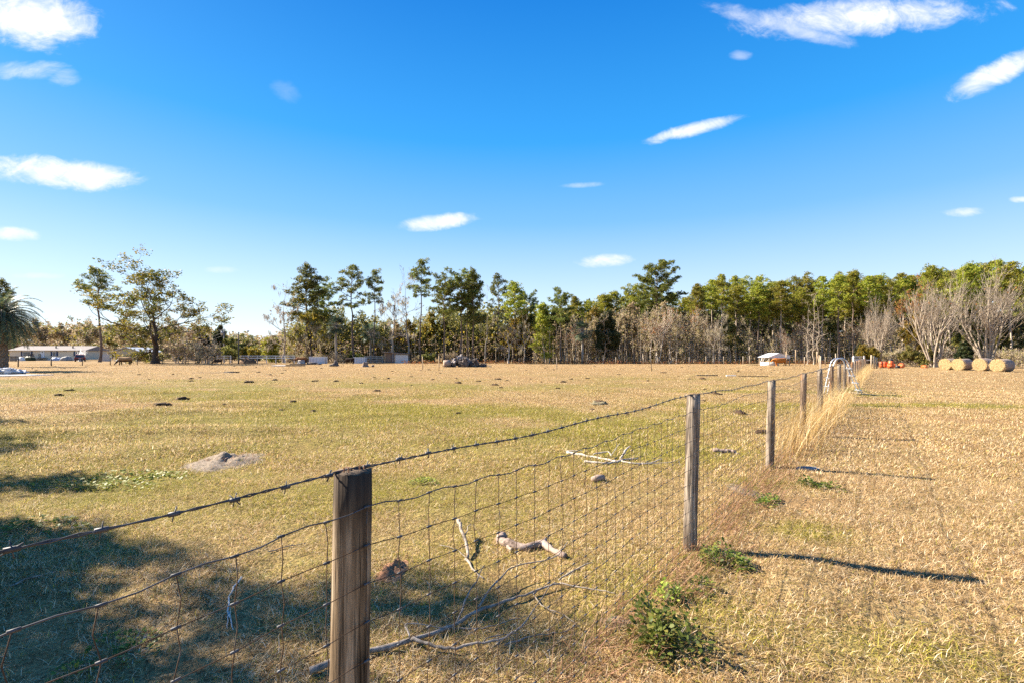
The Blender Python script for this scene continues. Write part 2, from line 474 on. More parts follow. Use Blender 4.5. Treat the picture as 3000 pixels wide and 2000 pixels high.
TREE = {}
def kind(key, data, bark, mats, smooth=True):
    mb, ex, H = data
    top = max(v[2] for v in mb.v)
    for _, Vv, _f in ex: top = max(top, float(Vv[:, 2].max()) if _ != 'moss_foliage' else 0)
    ms = [('trunk', mb.mesh(key + '_trunk', bark, smooth))]
    for (nm, Vv, Fc), mt in zip(ex, mats): ms.append((nm, npmesh(key + '_' + nm, Vv, Fc, mt)))
    TREE[key] = (ms, top)
def plant(key, name, label, cat, px, d, topy, wide=1.0, rz=None, group=None, base=0.0, xy=None, height=None, seed=0):
    ms, top = TREE[key]
    x, y = xy if xy else (X(px, d), d)
    h = height if height else Z(topy, d) - base
    o = thing(name, label, cat, (x, y, base), rz if rz is not None else (px * 0.37 + d) % 6.28, group)
    s = h / top
    o.scale = (s * wide, s * wide, s)
    for nm, me in ms: link(nm, me, o)
    return o

# ------------------------------------------------------------------ ground
FX, FY = .606, .795            # fence direction (unit), fence passes P0
P0 = np.array((-.485, 1.42)); FN = np.array((.795, -.606))   # right-hand normal
HUM = [(-9.6, 12.6, 2.3, .8, .17, .3), (-7.2, 11.4, 1.6, .5, .12, -.2), (-12, 10.4, 2.6, .9, .16, .2), (-6.0, 10.0, 1.5, .5, .11, .1), (-9, 9.6, 1.8, .5, .13, .1),
       (-4.2, 12.5, 1.2, .5, .06, .3), (-8, 15.5, 2.2, .8, .12, 0), (-13, 14.5, 2.5, .8, .13, .1), (-3.6, 8.8, 1.3, .4, .06, 0), (-5.5, 8.0, 1.4, .5, .07, .2),
       (-15, 20, 3, 1, .12, 0), (-6.5, 19, 2, .7, .09, .2), (4.0, 4.2, .5, .3, .03, .5), (2.1, 3.5, .35, .5, .05, -.6), (1.0, 2.45, .35, .5, .06, -.6)]
def gh(x, y):
    x = np.asarray(x, float); y = np.asarray(y, float)
    r = np.hypot(x, y)
    z = .018 * np.sin(x * .9 + 1.3) * np.cos(y * .7) + .012 * np.sin(x * 2.1 + y * 1.7) + .02 * np.sin(y * .33 + x * .21)
    z = z * np.clip(r / 6, .35, 1)
    for (a, b, rx, ry, h, t) in HUM:
        dx, dy = x - a, y - b; c, s = math.cos(t), math.sin(t)
        z = z + h * np.exp(-((dx * c + dy * s) / rx) ** 2 - ((-dx * s + dy * c) / ry) ** 2)
    return z * np.clip(1.6 - r / 60, 0.1, 1)
def gz(x, y): return float(gh(x, y))
GREEN = [(13.0, 15.2, 7, .7, .75), (21, 16.2, 7, 1.5, .8), (11.5, 21, 5, .8, .6), (24, 12.5, 5, .6, .4), (3.1, 6.0, .5, .35, .8), (2.7, 4.3, .4, .4, .8), (14.3, 19.0, 1.4, .8, .8),
         (-4.5, 14, 6, 3, .6), (2, 13, 7, 3.5, .32), (-9, 8, 5, 2.5, .7), (-3, 5.4, 2.5, 1.2, .55), (-1.8, 3.4, 1.6, .9, .5), (-16, 22, 9, 3, .6), (-2, 25, 14, 3, .28), (1.1, 3.1, .9, .6, .45),
         (9, 33, 8, 2, .3), (-8, 18, 6, 2, .6), (-26, 30, 10, 2.5, .5), (4.6, 4.4, .9, .5, .45), (2.2, 2.6, .7, .35, .5), (-.3, 10, 5, 2, .35), (2.3, 8, 2, 1.3, .45)]
def vnoise(x, y, f, seed=0):
    xi = x * f; yi = y * f; x0 = np.floor(xi); y0 = np.floor(yi); fx = xi - x0; fy = yi - y0
    def h(a, b):
        v = np.sin(a * 127.1 + b * 311.7 + seed * 74.7) * 43758.5453; return v - np.floor(v)
    fx = fx * fx * (3 - 2 * fx); fy = fy * fy * (3 - 2 * fy)
    return (h(x0, y0) * (1 - fx) + h(x0 + 1, y0) * fx) * (1 - fy) + (h(x0, y0 + 1) * (1 - fx) + h(x0 + 1, y0 + 1) * fx) * fy
def greenness(x, y):
    x = np.asarray(x, float); y = np.asarray(y, float)
    n = .55 * vnoise(x, y, .35, 1) + .3 * vnoise(x, y, .9, 2) + .15 * vnoise(x, y, 2.5, 3)
    side = (x - P0[0]) * FN[0] + (y - P0[1]) * FN[1]         # >0 right of the fence
    g = np.where(side > 0, .17, .30) * (.35 + 1.3 * n)
    for (a, b, rx, ry, s) in GREEN:
        g = g + .8 * s * np.exp(-((x - a) / rx) ** 2 - ((y - b) / ry) ** 2) * np.clip(2.2 * n - .35, 0, 1)
    g = g * np.clip(1.5 - y / 55, .12, 1)
    return np.clip(g, 0, 1)
# polar grid round the camera: fine in front, coarse behind
ang = np.concatenate([np.linspace(-56, 56, 300), np.linspace(60, 300, 60)]) * math.pi / 180
rad = np.concatenate([[0.25], np.geomspace(.6, 260, 300), np.geomspace(290, 5200, 14)])
AA, RR = np.meshgrid(ang, rad)
gx, gy = (RR * np.sin(AA)).ravel(), (RR * np.cos(AA)).ravel()
gv = np.stack([gx, gy, gh(gx, gy)], 1)
nA, nR = len(ang), len(rad)
i0 = (np.arange(nR - 1)[:, None] * nA + np.arange(nA)[None, :]).ravel()
i1 = (np.arange(nR - 1)[:, None] * nA + ((np.arange(nA) + 1) % nA)[None, :]).ravel()
gf = np.stack([i0, i0 + nA, i1 + nA, i1], 1)
gv = np.concatenate([gv, [[0, 0, gz(0, 0)]]])
STRAW = (.66, .455, .215); STRAW2 = (.45, .28, .115); PALE = (.80, .63, .39); GRN = (.20, .205, .032); YGRN = (.50, .42, .075)
gm_, nt = newmat('pasture_turf')
ga = nt.n('ShaderNodeAttribute', attribute_name='green', attribute_type='GEOMETRY').outputs['Fac']
gp = nt.n('ShaderNodeNewGeometry').outputs['Position']
n1 = nt.noise(gp, .45, 5, .6); n2 = nt.noise(gp, 5.0, 5, .7); n3 = nt.noise(gp, 38.0, 4, .7); n4 = nt.noise(gp, 1.5, 6, .7)
dry = nt.ramp(n2, [(.3, (.36, .225, .095)), (.5, (.56, .375, .165)), (.72, (.68, .49, .25))])
dry = nt.mix(nt.maprange(n1, .42, .66), dry, (.55, .335, .15))
dry = nt.mix(nt.math('MULTIPLY', nt.maprange(n4, .58, .72), .55), dry, (.34, .22, .10))
grn = nt.ramp(n2, [(.3, (.20, .20, .03)), (.7, (.42, .36, .07))])
gmask = nt.maprange(nt.math('ADD', ga, nt.math('MULTIPLY', nt.math('SUBTRACT', n2, .5), .55)), .15, .75)
gcol = nt.mix(nt.math('MULTIPLY', gmask, .8), dry, grn)
gcol = nt.mix(1.0, gcol, nt.ramp(n3, [(.3, .12), (.62, .75)]), 'MULTIPLY')
hgt = nt.math('ADD', nt.math('MULTIPLY', n3, .35), nt.math('MULTIPLY', n2, 1.0))
out(nt, principled(nt, gcol, .95, .08, 0, hgt, .9, .09))
gme = npmesh('ground', gv, gf, gm_, True)
# close the small hole under the camera
at = gme.attributes.new('green', 'FLOAT', 'POINT'); at.data.foreach_set('value', greenness(gv[:, 0], gv[:, 1]).astype(np.float32))
tag(link('ground', gme), 'dry winter pasture of straw and thin green grass', 'ground', kind='structure')

# ------------------------------------------------------------------ grass on the pasture (uncountable)
def blade_patch(name, seed, n, Rr, L, w, lean, mat):
    rg = np.random.default_rng(seed)
    a = rg.uniform(0, 6.283, n); r = Rr * np.sqrt(rg.uniform(0, 1, n)); p = np.stack([r * np.cos(a), r * np.sin(a), np.zeros(n) - .004], 1)
    az = rg.uniform(0, 6.283, n); l1 = np.clip(rg.normal(lean, .35, n), .05, 1.5); l2 = np.clip(l1 + rg.uniform(.1, .8, n), 0, 1.9)
    LL = L * rg.uniform(.5, 1.35, n)[:, None]
    h = np.stack([np.cos(az), np.sin(az), az * 0], 1); sd_ = np.stack([-np.sin(az), np.cos(az), az * 0], 1) * (w * rg.uniform(.6, 1.3, n))[:, None] / 2
    up = np.array([0, 0, 1.0])
    m1 = p + LL * .5 * (h * np.sin(l1)[:, None] + up * np.cos(l1)[:, None])
    tp = m1 + LL * .5 * (h * np.sin(l2)[:, None] + up * np.cos(l2)[:, None])
    tp[:, 2] = np.maximum(tp[:, 2], .004)
    Vv = np.stack([p - sd_, p + sd_, m1 + sd_ * .85, m1 - sd_ * .85, m1 - sd_ * .85, m1 + sd_ * .85, tp + sd_ * .15, tp - sd_ * .15], 1)
    # weld middle pair by index
    Vw = np.stack([p - sd_, p + sd_, m1 + sd_ * .85, m1 - sd_ * .85, tp + sd_ * .15, tp - sd_ * .15], 1).reshape(-1, 3)
    k = np.arange(n)[:, None] * 6
    Fc = np.concatenate([k + np.array([[0, 1, 2, 3]]), k + np.array([[3, 2, 4, 5]])])
    return npmesh(name, Vw, Fc, mat)
def grassmat(name, straw=1.0):
    m, nt = newmat(name)
    g = nt.n('ShaderNodeNewGeometry'); r = g.outputs['Random Per Island']
    gr = nt.n('ShaderNodeAttribute', attribute_name='green', attribute_type='INSTANCER').outputs['Fac']
    rv = nt.n('ShaderNodeAttribute', attribute_name='rv', attribute_type='INSTANCER').outputs['Fac']
    rr = nt.math('FRACT', nt.math('ADD', r, nt.math('MULTIPLY', rv, 3.1)))
    dryc = nt.ramp(rr, [(0, (.10, .055, .025)), (.2, (.33, .20, .08)), (.45, STRAW), (.75, (.76, .56, .31)), (1, (.90, .78, .56))])
    r2 = nt.math('FRACT', nt.math('MULTIPLY', r, 9.7))
    gc = nt.mix(nt.math('FRACT', nt.math('MULTIPLY', r, 23.3)), GRN, YGRN)
    col = nt.mix(nt.math('LESS_THAN', r2, nt.math('MULTIPLY', gr, .9)), dryc, gc)
    col = nt.mix(1.0, col, nt.ramp(rv, [(0, (.55, .52, .48)), (.5, (.95, .93, .9)), (1, (1.2, 1.19, 1.16))]), 'MULTIPLY')
    b = principled(nt, col, .7, .15)
    t = nt.n('ShaderNodeBsdfTranslucent'); nt.put(t.inputs[0], col)
    mx = nt.n('ShaderNodeMixShader'); mx.inputs[0].default_value = .35
    nt.put(mx.inputs[1], b.outputs[0]); nt.put(mx.inputs[2], t.outputs[0]); out(nt, mx)
    return m
gmat = grassmat('grass_blades')
def scatter(name, label, xy, meshes, scale, seed, zoff=0.0):
    rg = np.random.default_rng(seed)
    n = len(xy)
    me = bpy.data.meshes.new(name)
    me.vertices.add(n)
    me.vertices.foreach_set('co', np.stack([xy[:, 0], xy[:, 1], gh(xy[:, 0], xy[:, 1]) + zoff], 1).astype(np.float32).ravel())
    def att(nm, tp, v): a = me.attributes.new(nm, tp, 'POINT'); a.data.foreach_set('value', v)
    att('rz', 'FLOAT', rg.uniform(0, 6.283, n).astype(np.float32)); att('rv', 'FLOAT', rg.uniform(0, 1, n).astype(np.float32))
    att('sca', 'FLOAT', scale.astype(np.float32)); att('vid', 'INT', rg.integers(0, len(meshes), n).astype(np.int32))
    att('green', 'FLOAT', greenness(xy[:, 0], xy[:, 1]).astype(np.float32))
    o = link(name, me)
    tag(o, label, 'grass', kind='stuff')
    col = bpy.data.collections.new(name + '_tufts')
    for i, mm in enumerate(meshes):
        col.objects.link(bpy.data.objects.new('%s_tuft_%d' % (name, i), mm))
    ng = bpy.data.node_groups.new(name, 'GeometryNodeTree')
    ng.interface.new_socket('Geometry', in_out='INPUT', socket_type='NodeSocketGeometry')
    ng.interface.new_socket('Geometry', in_out='OUTPUT', socket_type='NodeSocketGeometry')
    N = ng.nodes.new; Lk = ng.links.new
    gi = N('NodeGroupInput'); go = N('NodeGroupOutput'); ip = N('GeometryNodeInstanceOnPoints'); ci = N('GeometryNodeCollectionInfo')
    ci.inputs[0].default_value = col; ci.inputs['Separate Children'].default_value = True; ci.inputs['Reset Children'].default_value = True
    def na(nm, tp): a = N('GeometryNodeInputNamedAttribute'); a.data_type = tp; a.inputs[0].default_value = nm; return a.outputs[0]
    cx = N('ShaderNodeCombineXYZ'); Lk(na('rz', 'FLOAT'), cx.inputs[2]); er = N('FunctionNodeEulerToRotation'); Lk(cx.outputs[0], er.inputs[0])
    Lk(gi.outputs[0], ip.inputs['Points']); Lk(ci.outputs[0], ip.inputs['Instance']); ip.inputs['Pick Instance'].default_value = True
    Lk(na('vid', 'INT'), ip.inputs['Instance Index']); Lk(er.outputs[0], ip.inputs['Rotation']); Lk(na('sca', 'FLOAT'), ip.inputs['Scale'])
    Lk(ip.outputs[0], go.inputs[0])
    md = o.modifiers.new('tufts', 'NODES'); md.node_group = ng
    return o
def wedge(rg, n, d0, d1, over=1.12):
    d = np.sqrt(rg.uniform(d0 * d0, d1 * d1, n)); x = rg.uniform(-1.06 * over, 1.06 * over, n) * d
    nn = .5 * vnoise(x, d, 1.1, 11) + .5 * vnoise(x, d, 3.7, 12)
    k = rg.uniform(0, 1, n) < np.clip(-.45 + 2.6 * nn, .05, 1)      # worn places and fuller tufts
    return np.stack([x, d], 1)[k]
rgx = np.random.default_rng(5)
flatA = [blade_patch('turf_%d' % i, 10 + i, 54, .12, .052, .0027, 1.22, gmat) for i in range(4)]
flatB = [blade_patch('sward_%d' % i, 20 + i, 60, .28, .060, .0065, 1.1, gmat) for i in range(4)]
flatC = [blade_patch('far_sward_%d' % i, 30 + i, 60, .7, .07, .016, 1.05, gmat) for i in range(3)]
pa = wedge(rgx, 18000, 1.9, 7.5, 1.25); scatter('near_grass', 'short straw and green grass mat in front of the camera', pa, flatA, rgx.uniform(.5, 1.15, len(pa)) + .45 * vnoise(pa[:, 0], pa[:, 1], 2.3, 17), 1)
pb = wedge(rgx, 32000, 6.5, 22); scatter('middle_grass', 'short dry grass across the middle of the pasture', pb, flatB, rgx.uniform(.7, 1.3, len(pb)), 2)
pc = wedge(rgx, 26000, 20, 88); scatter('far_grass', 'cropped dry grass across the far pasture', pc, flatC, rgx.uniform(.7, 1.3, len(pc)), 3)

# ------------------------------------------------------------------ woven wire fence with wooden posts
def wood_mat(name, light, mid, dark, stain_top=None, rust=0.0):
    m, nt = newmat(name)
    tc = nt.n('ShaderNodeTexCoord'); oi = nt.n('ShaderNodeObjectInfo')
    p = nt.vmath('ADD', tc.outputs['Object'], nt.vmath('MULTIPLY', oi.outputs['Random'], (37, 17, 5)))
    f1 = nt.noise(nt.vmath('MULTIPLY', p, (34, 34, 1.6)), 1.0, 6, .7)
    f2 = nt.noise(nt.vmath('MULTIPLY', p, (9, 9, 1.1)), 1.0, 4, .6)
    f3 = nt.noise(nt.vmath('MULTIPLY', p, (90, 90, 2.2)), 1.0, 3, .6)
    col = nt.ramp(f1, [(.28, dark), (.48, mid), (.72, light)])
    col = nt.mix(nt.math('MULTIPLY', nt.maprange(f2, .46, .60), .88), col, dark)
    col = nt.mix(1.0, col, nt.ramp(f3, [(.38, .22), (.50, 1.0)]), 'MULTIPLY')
    if stain_top is not None:
        sp = nt.n('ShaderNodeSeparateXYZ'); nt.put(sp.inputs[0], tc.outputs['Object'])
        z = nt.math('ADD', sp.outputs[2], nt.math('MULTIPLY', f2, .55))
        col = nt.mix(nt.math('MULTIPLY', nt.maprange(z, stain_top, stain_top + .28), .85), col, (.035, .026, .02))
    if rust:
        f4 = nt.noise(nt.vmath('MULTIPLY', p, (12, 12, 2.5)), 1.0, 3)
        col = nt.mix(nt.math('MULTIPLY', nt.maprange(f4, .5, .62), rust), col, (.30, .13, .05))
    hh = nt.math('ADD', nt.math('MULTIPLY', f1, .6), nt.math('MULTIPLY', f3, .5))
    out(nt, principled(nt, col, .9, .12, 0, hh, .8, .012))
    return m
wood_grey = wood_mat('weathered_post_wood', (.50, .42, .33), (.30, .24, .18), (.10, .075, .055), 1.42)
wood_near = wood_mat('split_dark_post_wood', (.56, .44, .30), (.25, .175, .105), (.03, .021, .014), 1.20)
wood_rust = wood_mat('reddish_post_wood', (.42, .33, .25), (.27, .19, .13), (.11, .07, .045), 1.45, .6)
wood_new = mottled('sawn_post_wood', (.42, .29, .16), (.60, .44, .27), 5, .9, (3, 3, .4), bump=.2)
wood_end = mottled('cut_wood', (.05, .036, .026), (.16, .115, .075), 40, .9, bump=.6, bdist=.01)
wire_steel = mottled('galvanised_wire', (.035, .035, .038), (.12, .12, .125), 30, .6, metal=.3, spec=.4, bump=0)
wire_rust = mottled('rusty_wire', (.045, .032, .024), (.13, .075, .04), 14, .8, metal=.2, bump=0, c3=(.10, .10, .10))
iron_dark = mottled('dark_iron', (.02, .02, .02), (.06, .05, .045), 8, .7, metal=.3)
SP = [0.0] + [3.21 + 3.6 * i for i in range(17)]
def fpt(s, off=0.0): return (P0[0] + FX * s + FN[0] * off, P0[1] + FY * s + FN[1] * off)
def round_post(seed, h, r, lean=(0, 0), n=18, taper=.97):
    rg = rnd(seed); mb = MB(); k = 14; off = Vector((seed * 3.1, seed * 1.7, 0))
    rows = []
    for i in range(k + 1):
        z = -.25 + (h + .25) * i / k
        for j in range(n):
            a = 2 * math.pi * j / n
            c = Vector((math.cos(a), math.sin(a), 0))
            rr = r * (1 + .05 * mnoise.noise(c * 1.4 + off + Vector((0, 0, z * 1.5))) + .03 * mnoise.noise(c * 5 + off + Vector((0, 0, z * .6)))) * (1 - (1 - taper) * i / k)
            if i == k: rr *= .965
            mb.v.append((c.x * rr + lean[0] * z, c.y * rr + lean[1] * z, z - (0.0 if i < k else -.004 + .008 * rg.random())))
    for i in range(k):
        for j in range(n):
            mb.f.append((i * n + j, i * n + (j + 1) % n, (i + 1) * n + (j + 1) % n, (i + 1) * n + j)); mb.m.append(0)
    mb.v.append((lean[0] * h, lean[1] * h, h)); c = len(mb.v) - 1
    for j in range(n): mb.f.append((k * n + j, k * n + (j + 1) % n, c)); mb.m.append(1)
    return mb
fence = thing('wire_fence', 'woven wire fence with one barbed strand on round wooden posts, running away beside the pasture', 'fence', (P0[0], P0[1], 0))
rgf = rnd(77)
post_tops = []
heights = [1.252, 1.27, 1.235, 1.255, 1.25, 1.24, 1.25, 1.27, 1.26, 1.25, 1.25, 1.24, 1.27, 1.25, 1.26, 1.24, 1.25, 1.26]
for i, s_ in enumerate(SP):
    x, y = fpt(s_); lean = [(.014, .0), (.028, .01), (.022, .0), (.02, 0)][i] if i < 4 else (rgf.gauss(0, .015), rgf.gauss(0, .015))
    h = heights[i]; r = [.0565, .0555, .054, .056][i] if i < 4 else rgf.uniform(.052, .066)
    mb = round_post(40 + i, h, r, lean, 28 if i < 2 else 14)
    wm = wood_near if i == 0 else (wood_grey if i in (1, 2, 4, 6, 7) or rgf.random() < .35 else wood_rust)
    po = mb.build('post', [wm, wood_end], fence, True)
    po.location = (x - P0[0], y - P0[1], gz(x, y))
    if i == 0: po['label'] = 'nearest split post with blackened top and wire stapled over it'
    post_tops.append((s_, x + lean[0] * h, y + lean[1] * h, h + gz(x, y)))
    if i == 0:
        for dx, dy in ((-.018, -.022), (.016, .014)):
            st = MB(); st.tube([(lean[0] * h + dx, dy, h - .01), (lean[0] * h + dx, dy, h + .014), (lean[0] * h + dx + .012, dy + .004, h + .014), (lean[0] * h + dx + .012, dy + .004, h - .01)], .0022, 5)
            st.build('staple', mottled('rusty_staple', (.25, .10, .05), (.4, .2, .1), 20, .7), po)
def topz(s):
    for a, b in zip(post_tops, post_tops[1:]):
        if s <= b[0]:
            t = max(0, (s - a[0]) / (b[0] - a[0]))
            return a[3] + (b[3] - a[3]) * t - .022 * 4 * t * (1 - t)
    return post_tops[-1][3]
SMAX = SP[-1]
def loc(s, off, z): x, y = fpt(s, off); return Vector((x - P0[0], y - P0[1], z))
rgw = rnd(8)
bw = MB()
svals = [-2.2 + .04 * i for i in range(int((12 + 2.2) / .04))]
for ph in (0, math.pi):
    pts = []
    for s in svals:
        a = s * 60 + ph; amp = .0026
        zz = topz(s) + .004 + (.02 * s if s < 0 else 0)
        near_post = min(abs(s - q) for q in SP)
        off = .0 if near_post < .05 and abs(s) < .1 else .012
        pts.append(loc(s, off + amp * math.cos(a), zz + amp * math.sin(a) + .006 * math.sin(s * 5.1) * min(1, near_post * 2)))
    bw.tube(pts, .0021, 5)
bw.tube([loc(s, .012, topz(s) + .004) for s in np.arange(11.8, SMAX, .6)], .0042, 4)
s = -.94
while s < 26:
    zz = topz(s) + .004 + (.02 * s if s < 0 else 0) + .006 * math.sin(s * 5.1); k = 1 if s < 12 else 1.3
    c = loc(s, .012, zz)
    for q in range(2):
        a = rgw.uniform(0, 3.14); d = Vector((.25 * math.cos(a), .25 * math.sin(a), 1 if q == 0 else rgw.uniform(-.5, .5))).normalized()
        bw.tube([c - d * .017 * k, c + d * .017 * k], .0014 * k, 4)
    bw.tube([c - Vector((FX, FY, 0)) * .011, c + Vector((FX, FY, 0)) * .011], .0055, 6)
    s += .125
bw.build('barbed_wire', wire_steel, fence, True)
ww = MB(); rows = [1.155, 1.045, .935, .825, .715, .605, .50, .40, .31, .225, .145, .07]
dip = {}
def wz(s, k):
    j = min(range(len(SP)), key=lambda q: abs(SP[q] - s)); g = gz(*fpt(max(s, 0), .07))
    near_post = abs(SP[j] - s)
    sag = .03 * (1 - math.exp(-near_post * 1.6)) + (.03 * -s if s < 0 else 0)
    kick = .006 * math.sin(s * 26 + k * .5) * (1 if k == 0 else .35)
    return rows[k] - sag * (1 if k < 4 else .4) + kick + g * (1 - k / 24)
def woff(s): return .073 + .02 * math.sin(s * 2.2) * .5 + (.012 * math.sin(s * 9) * .3)
for k in range(12):
    ss = list(np.arange(-1.0, 11.0, .06)) + list(np.arange(11.0, SMAX + .01, .6))
    rr = .0022 if k == 0 else .0016
    ww.tube([loc(s, woff(s), wz(s, k)) for s in ss if s < 11.05], rr, 4, 0 if k == 0 else 1)
    ww.tube([loc(s, woff(s), wz(s, k)) for s in ss if s >= 10.9], .0030, 3, 1)
s = -.93
while s < SMAX:
    zs = [wz(s, k) for k in range(12)]
    jit = rgw.gauss(0, .004)
    if s < 16:
        pts = []
        for k in range(11):
            bow = rgw.gauss(0, .007 if k < 3 else .004)
            pts += [loc(s + jit + rgw.gauss(0, .0025), woff(s), zs[k]), loc(s + jit + bow, woff(s) + rgw.gauss(0, .003), (zs[k] + zs[k + 1]) / 2)]
        pts.append(loc(s + jit, woff(s), zs[11]))
        ww.tube(pts, .0014 if s < 7 else .0018, 4 if s < 4 else 3, 1)
        if s < 9:
            for k in range(12): ww.tube([loc(s + jit - .009, woff(s), zs[k]), loc(s + jit + .009, woff(s), zs[k])], .0038, 5, 0)
    else:
        ww.tube([loc(s, woff(s), zs[0]), loc(s, woff(s), zs[6]), loc(s, woff(s), zs[11])], .0022, 3, 1)
    s += .118 if s < 16 else .236
ww.build('woven_wire', [wire_steel, wire_rust], fence, True)

# ------------------------------------------------------------------ tall golden grass along the fence (uncountable) and weeds
def blade_field(xyz, L, w, lean_dir, lean_amt, rg, curve=.5):
    n = len(xyz)
    az = np.arctan2(lean_dir[1], lean_dir[0]) + rg.normal(0, 1.1, n); l1 = np.clip(np.abs(rg.normal(lean_amt, .18, n)), .02, 1.3); l2 = l1 + rg.uniform(.0, curve, n)
    LL = (L * rg.uniform(.45, 1.25, n))[:, None]
    h = np.stack([np.cos(az), np.sin(az), az * 0], 1); sa = rg.uniform(0, 6.28, n)
    sd_ = np.stack([np.cos(sa), np.sin(sa), sa * 0], 1) * (w * rg.uniform(.6, 1.4, n))[:, None] / 2
    up = np.array([0, 0, 1.0])
    m1 = xyz + LL * .55 * (h * np.sin(l1)[:, None] + up * np.cos(l1)[:, None]); tp = m1 + LL * .45 * (h * np.sin(l2)[:, None] + up * np.cos(l2)[:, None])
    Vw = np.stack([xyz - sd_, xyz + sd_, m1 + sd_ * .8, m1 - sd_ * .8, tp + sd_ * .2, tp - sd_ * .2], 1).reshape(-1, 3)
    k = np.arange(n)[:, None] * 6
    return Vw, np.concatenate([k + np.array([[0, 1, 2, 3]]), k + np.array([[3, 2, 4, 5]])])
gold = leafmat('golden_grass', (.28, .175, .05), (.60, .42, .15), (.74, .60, .33), .4, .3)
rgg = np.random.default_rng(12)
def fence_band(n, s0, s1, o0, o1, dens=None):
    s = s0 + (s1 - s0) * rgg.uniform(0, 1, n) ** 1.25; o = o0 + (o1 - o0) * rgg.beta(1.4, 2.2, n)
    if dens is not None:
        keep = rgg.uniform(0, 1, n) < dens(s); s, o = s[keep], o[keep]
    x = P0[0] + FX * s + FN[0] * o; y = P0[1] + FY * s + FN[1] * o
    return s, np.stack([x, y, gh(x, y) - .01], 1)
dn = lambda s: np.clip((s - 6.7) / 3.0, .0, 1) * np.where((s > 21.5) & (s < 27), .25, 1) * (.45 + .55 * np.sin(s * .9) ** 2)
s1, b1 = fence_band(8500, 6.4, 62, -.25, .62, dn)
Lg = np.clip(.80 - .004 * (s1 - 8), .75, 1) * np.where((s1 > 18) & (s1 < 28), .55, 1)
V1, F1 = blade_field(b1, Lg, .0055, FN, .30, rgg, .6)
o = link('tall_grass', npmesh('tall_grass', V1, F1, gold)); tag(o, 'tall golden dry grass leaning out from the foot of the wire fence', 'grass', kind='stuff')
s2, b2 = fence_band(9000, -1.0, 24, -.12, .42)
V2, F2 = blade_field(b2, .20 + 0 * s2, .0045, FN, .75, rgg, .9)
o = link('fence_line_grass', npmesh('fence_line_grass', V2, F2, leafmat('rank_grass', (.25, .15, .06), (.60, .42, .20), (.17, .2, .035), .4, .22))); tag(o, 'unmown brown grass at the foot of the near wire fence', 'grass', kind='stuff')
weed_leaf = leafmat('weed_leaves', (.05, .10, .016), (.15, .21, .03), (.27, .28, .05), .4, .25, sp=.3)
weed_lime = leafmat('lime_weed_leaves', (.16, .25, .03), (.32, .40, .06), (.36, .38, .08), .4, .2)
def weed(name, label, x, y, rx, ry, h, n, size, seed, mat=weed_leaf):
    rg = np.random.default_rng(seed); n = int(n * 2.2); size = size * .68; rx *= 1.1; ry *= 1.25
    t = thing(name, label, 'weed', (x, y, gz(x, y)))
    a = rg.uniform(0, 6.283, n); r = np.sqrt(rg.uniform(0, 1, n))
    c = np.stack([rx * r * np.cos(a), ry * r * np.sin(a), h * (1 - r ** 2) * rg.uniform(.25, 1.0, n) + .01], 1)
    nc = max(3, n // 60); cc = np.stack([rx * .75 * rg.uniform(-1, 1, nc), ry * .75 * rg.uniform(-1, 1, nc), np.zeros(nc)], 1); hk = rg.uniform(.45, 1.25, nc); ix = rg.integers(0, nc, n)
    c = cc[ix] + c * [.5, .5, 1] * np.stack([hk[ix], hk[ix], hk[ix]], 1)
    d = (c - cc[ix]) * [1, 1, .3]; d = d / (np.linalg.norm(d, axis=1)[:, None] + 1e-6) * .8 + unit(rg, n) * .5; d[:, 2] = np.abs(d[:, 2]) * .6 + .1; d /= np.linalg.norm(d, axis=1)[:, None]
    s = np.cross(d, [0, 0, 1.0] + .5 * unit(rg, n)); s /= np.linalg.norm(s, axis=1)[:, None]
    L = (size * rg.uniform(.6, 1.4, n))[:, None]; nn = np.cross(s, d)
    Vv = np.stack([c, c + d * L * .35 + s * L * .3 + nn * L * .06, c + d * L * .75 + s * L * .24, c + d * L - nn * L * .12, c + d * L * .75 - s * L * .24, c + d * L * .35 - s * L * .3 + nn * L * .06], 1).reshape(-1, 3)
    link('leaves', npmesh('leaves', Vv, np.arange(6 * n).reshape(-1, 6), mat), t)
    mb = MB(); rr = rnd(seed)
    for i in range(0, n, max(1, n // 40)): mb.tube([(c[i][0] * .4, c[i][1] * .4, -.02), tuple(c[i])], .0015, 3)
    mb.build('stems', twig_mat, t)
    return t
def pxw(name, label, px, py, *a, **k): d = D(py); return weed(name, label, X(px, d), d, *a, **k)
pxw('weed_clump', 'lush dark green broadleaf weed clump at the fence foot near the bottom edge', 1945, 1890, .14, .20, .19, 420, .045, 1)
pxw('weed_clump', 'small yellow green weed sprig poking up just behind the lush weed clump', 1960, 1775, .09, .10, .14, 110, .035, 2, mat=weed_lime)
pxw('weed_clump', 'dark weed tuft in shade against the foot of the second post', 2118, 1655, .13, .18, .12, 260, .04, 3)
pxw('weed_clump', 'sparse broadleaf weeds in brown grass between the first two posts', 2050, 1745, .12, .14, .07, 60, .04, 4)
pxw('weed_clump', 'low green weed tuft in the mown straw beyond the long post shadow', 2260, 1480, .22, .16, .06, 130, .045, 5)
pxw('weed_clump', 'greyish green grass tuft beside the golden grass by the third post', 2395, 1430, .22, .16, .10, 160, .05, 6)
pxw('weed_clump', 'bright lime green clover patch in the pasture near the dark tree shadow', 345, 1412, .75, .35, .06, 420, .06, 7, mat=weed_lime)
pxw('weed_clump', 'scattered green clover leaves at the shadow edge beside the barbed wire', 150, 1545, .35, .25, .05, 150, .05, 8)
pxw('weed_clump', 'leafy green weeds growing under the stile ladder', 2500, 1148, .55, .35, .22, 240, .09, 9)
pxw('weed_clump', 'flat rosette of green leaves lit by sun right of the first post', 1215, 1420, .22, .14, .05, 120, .04, 10, mat=weed_lime)
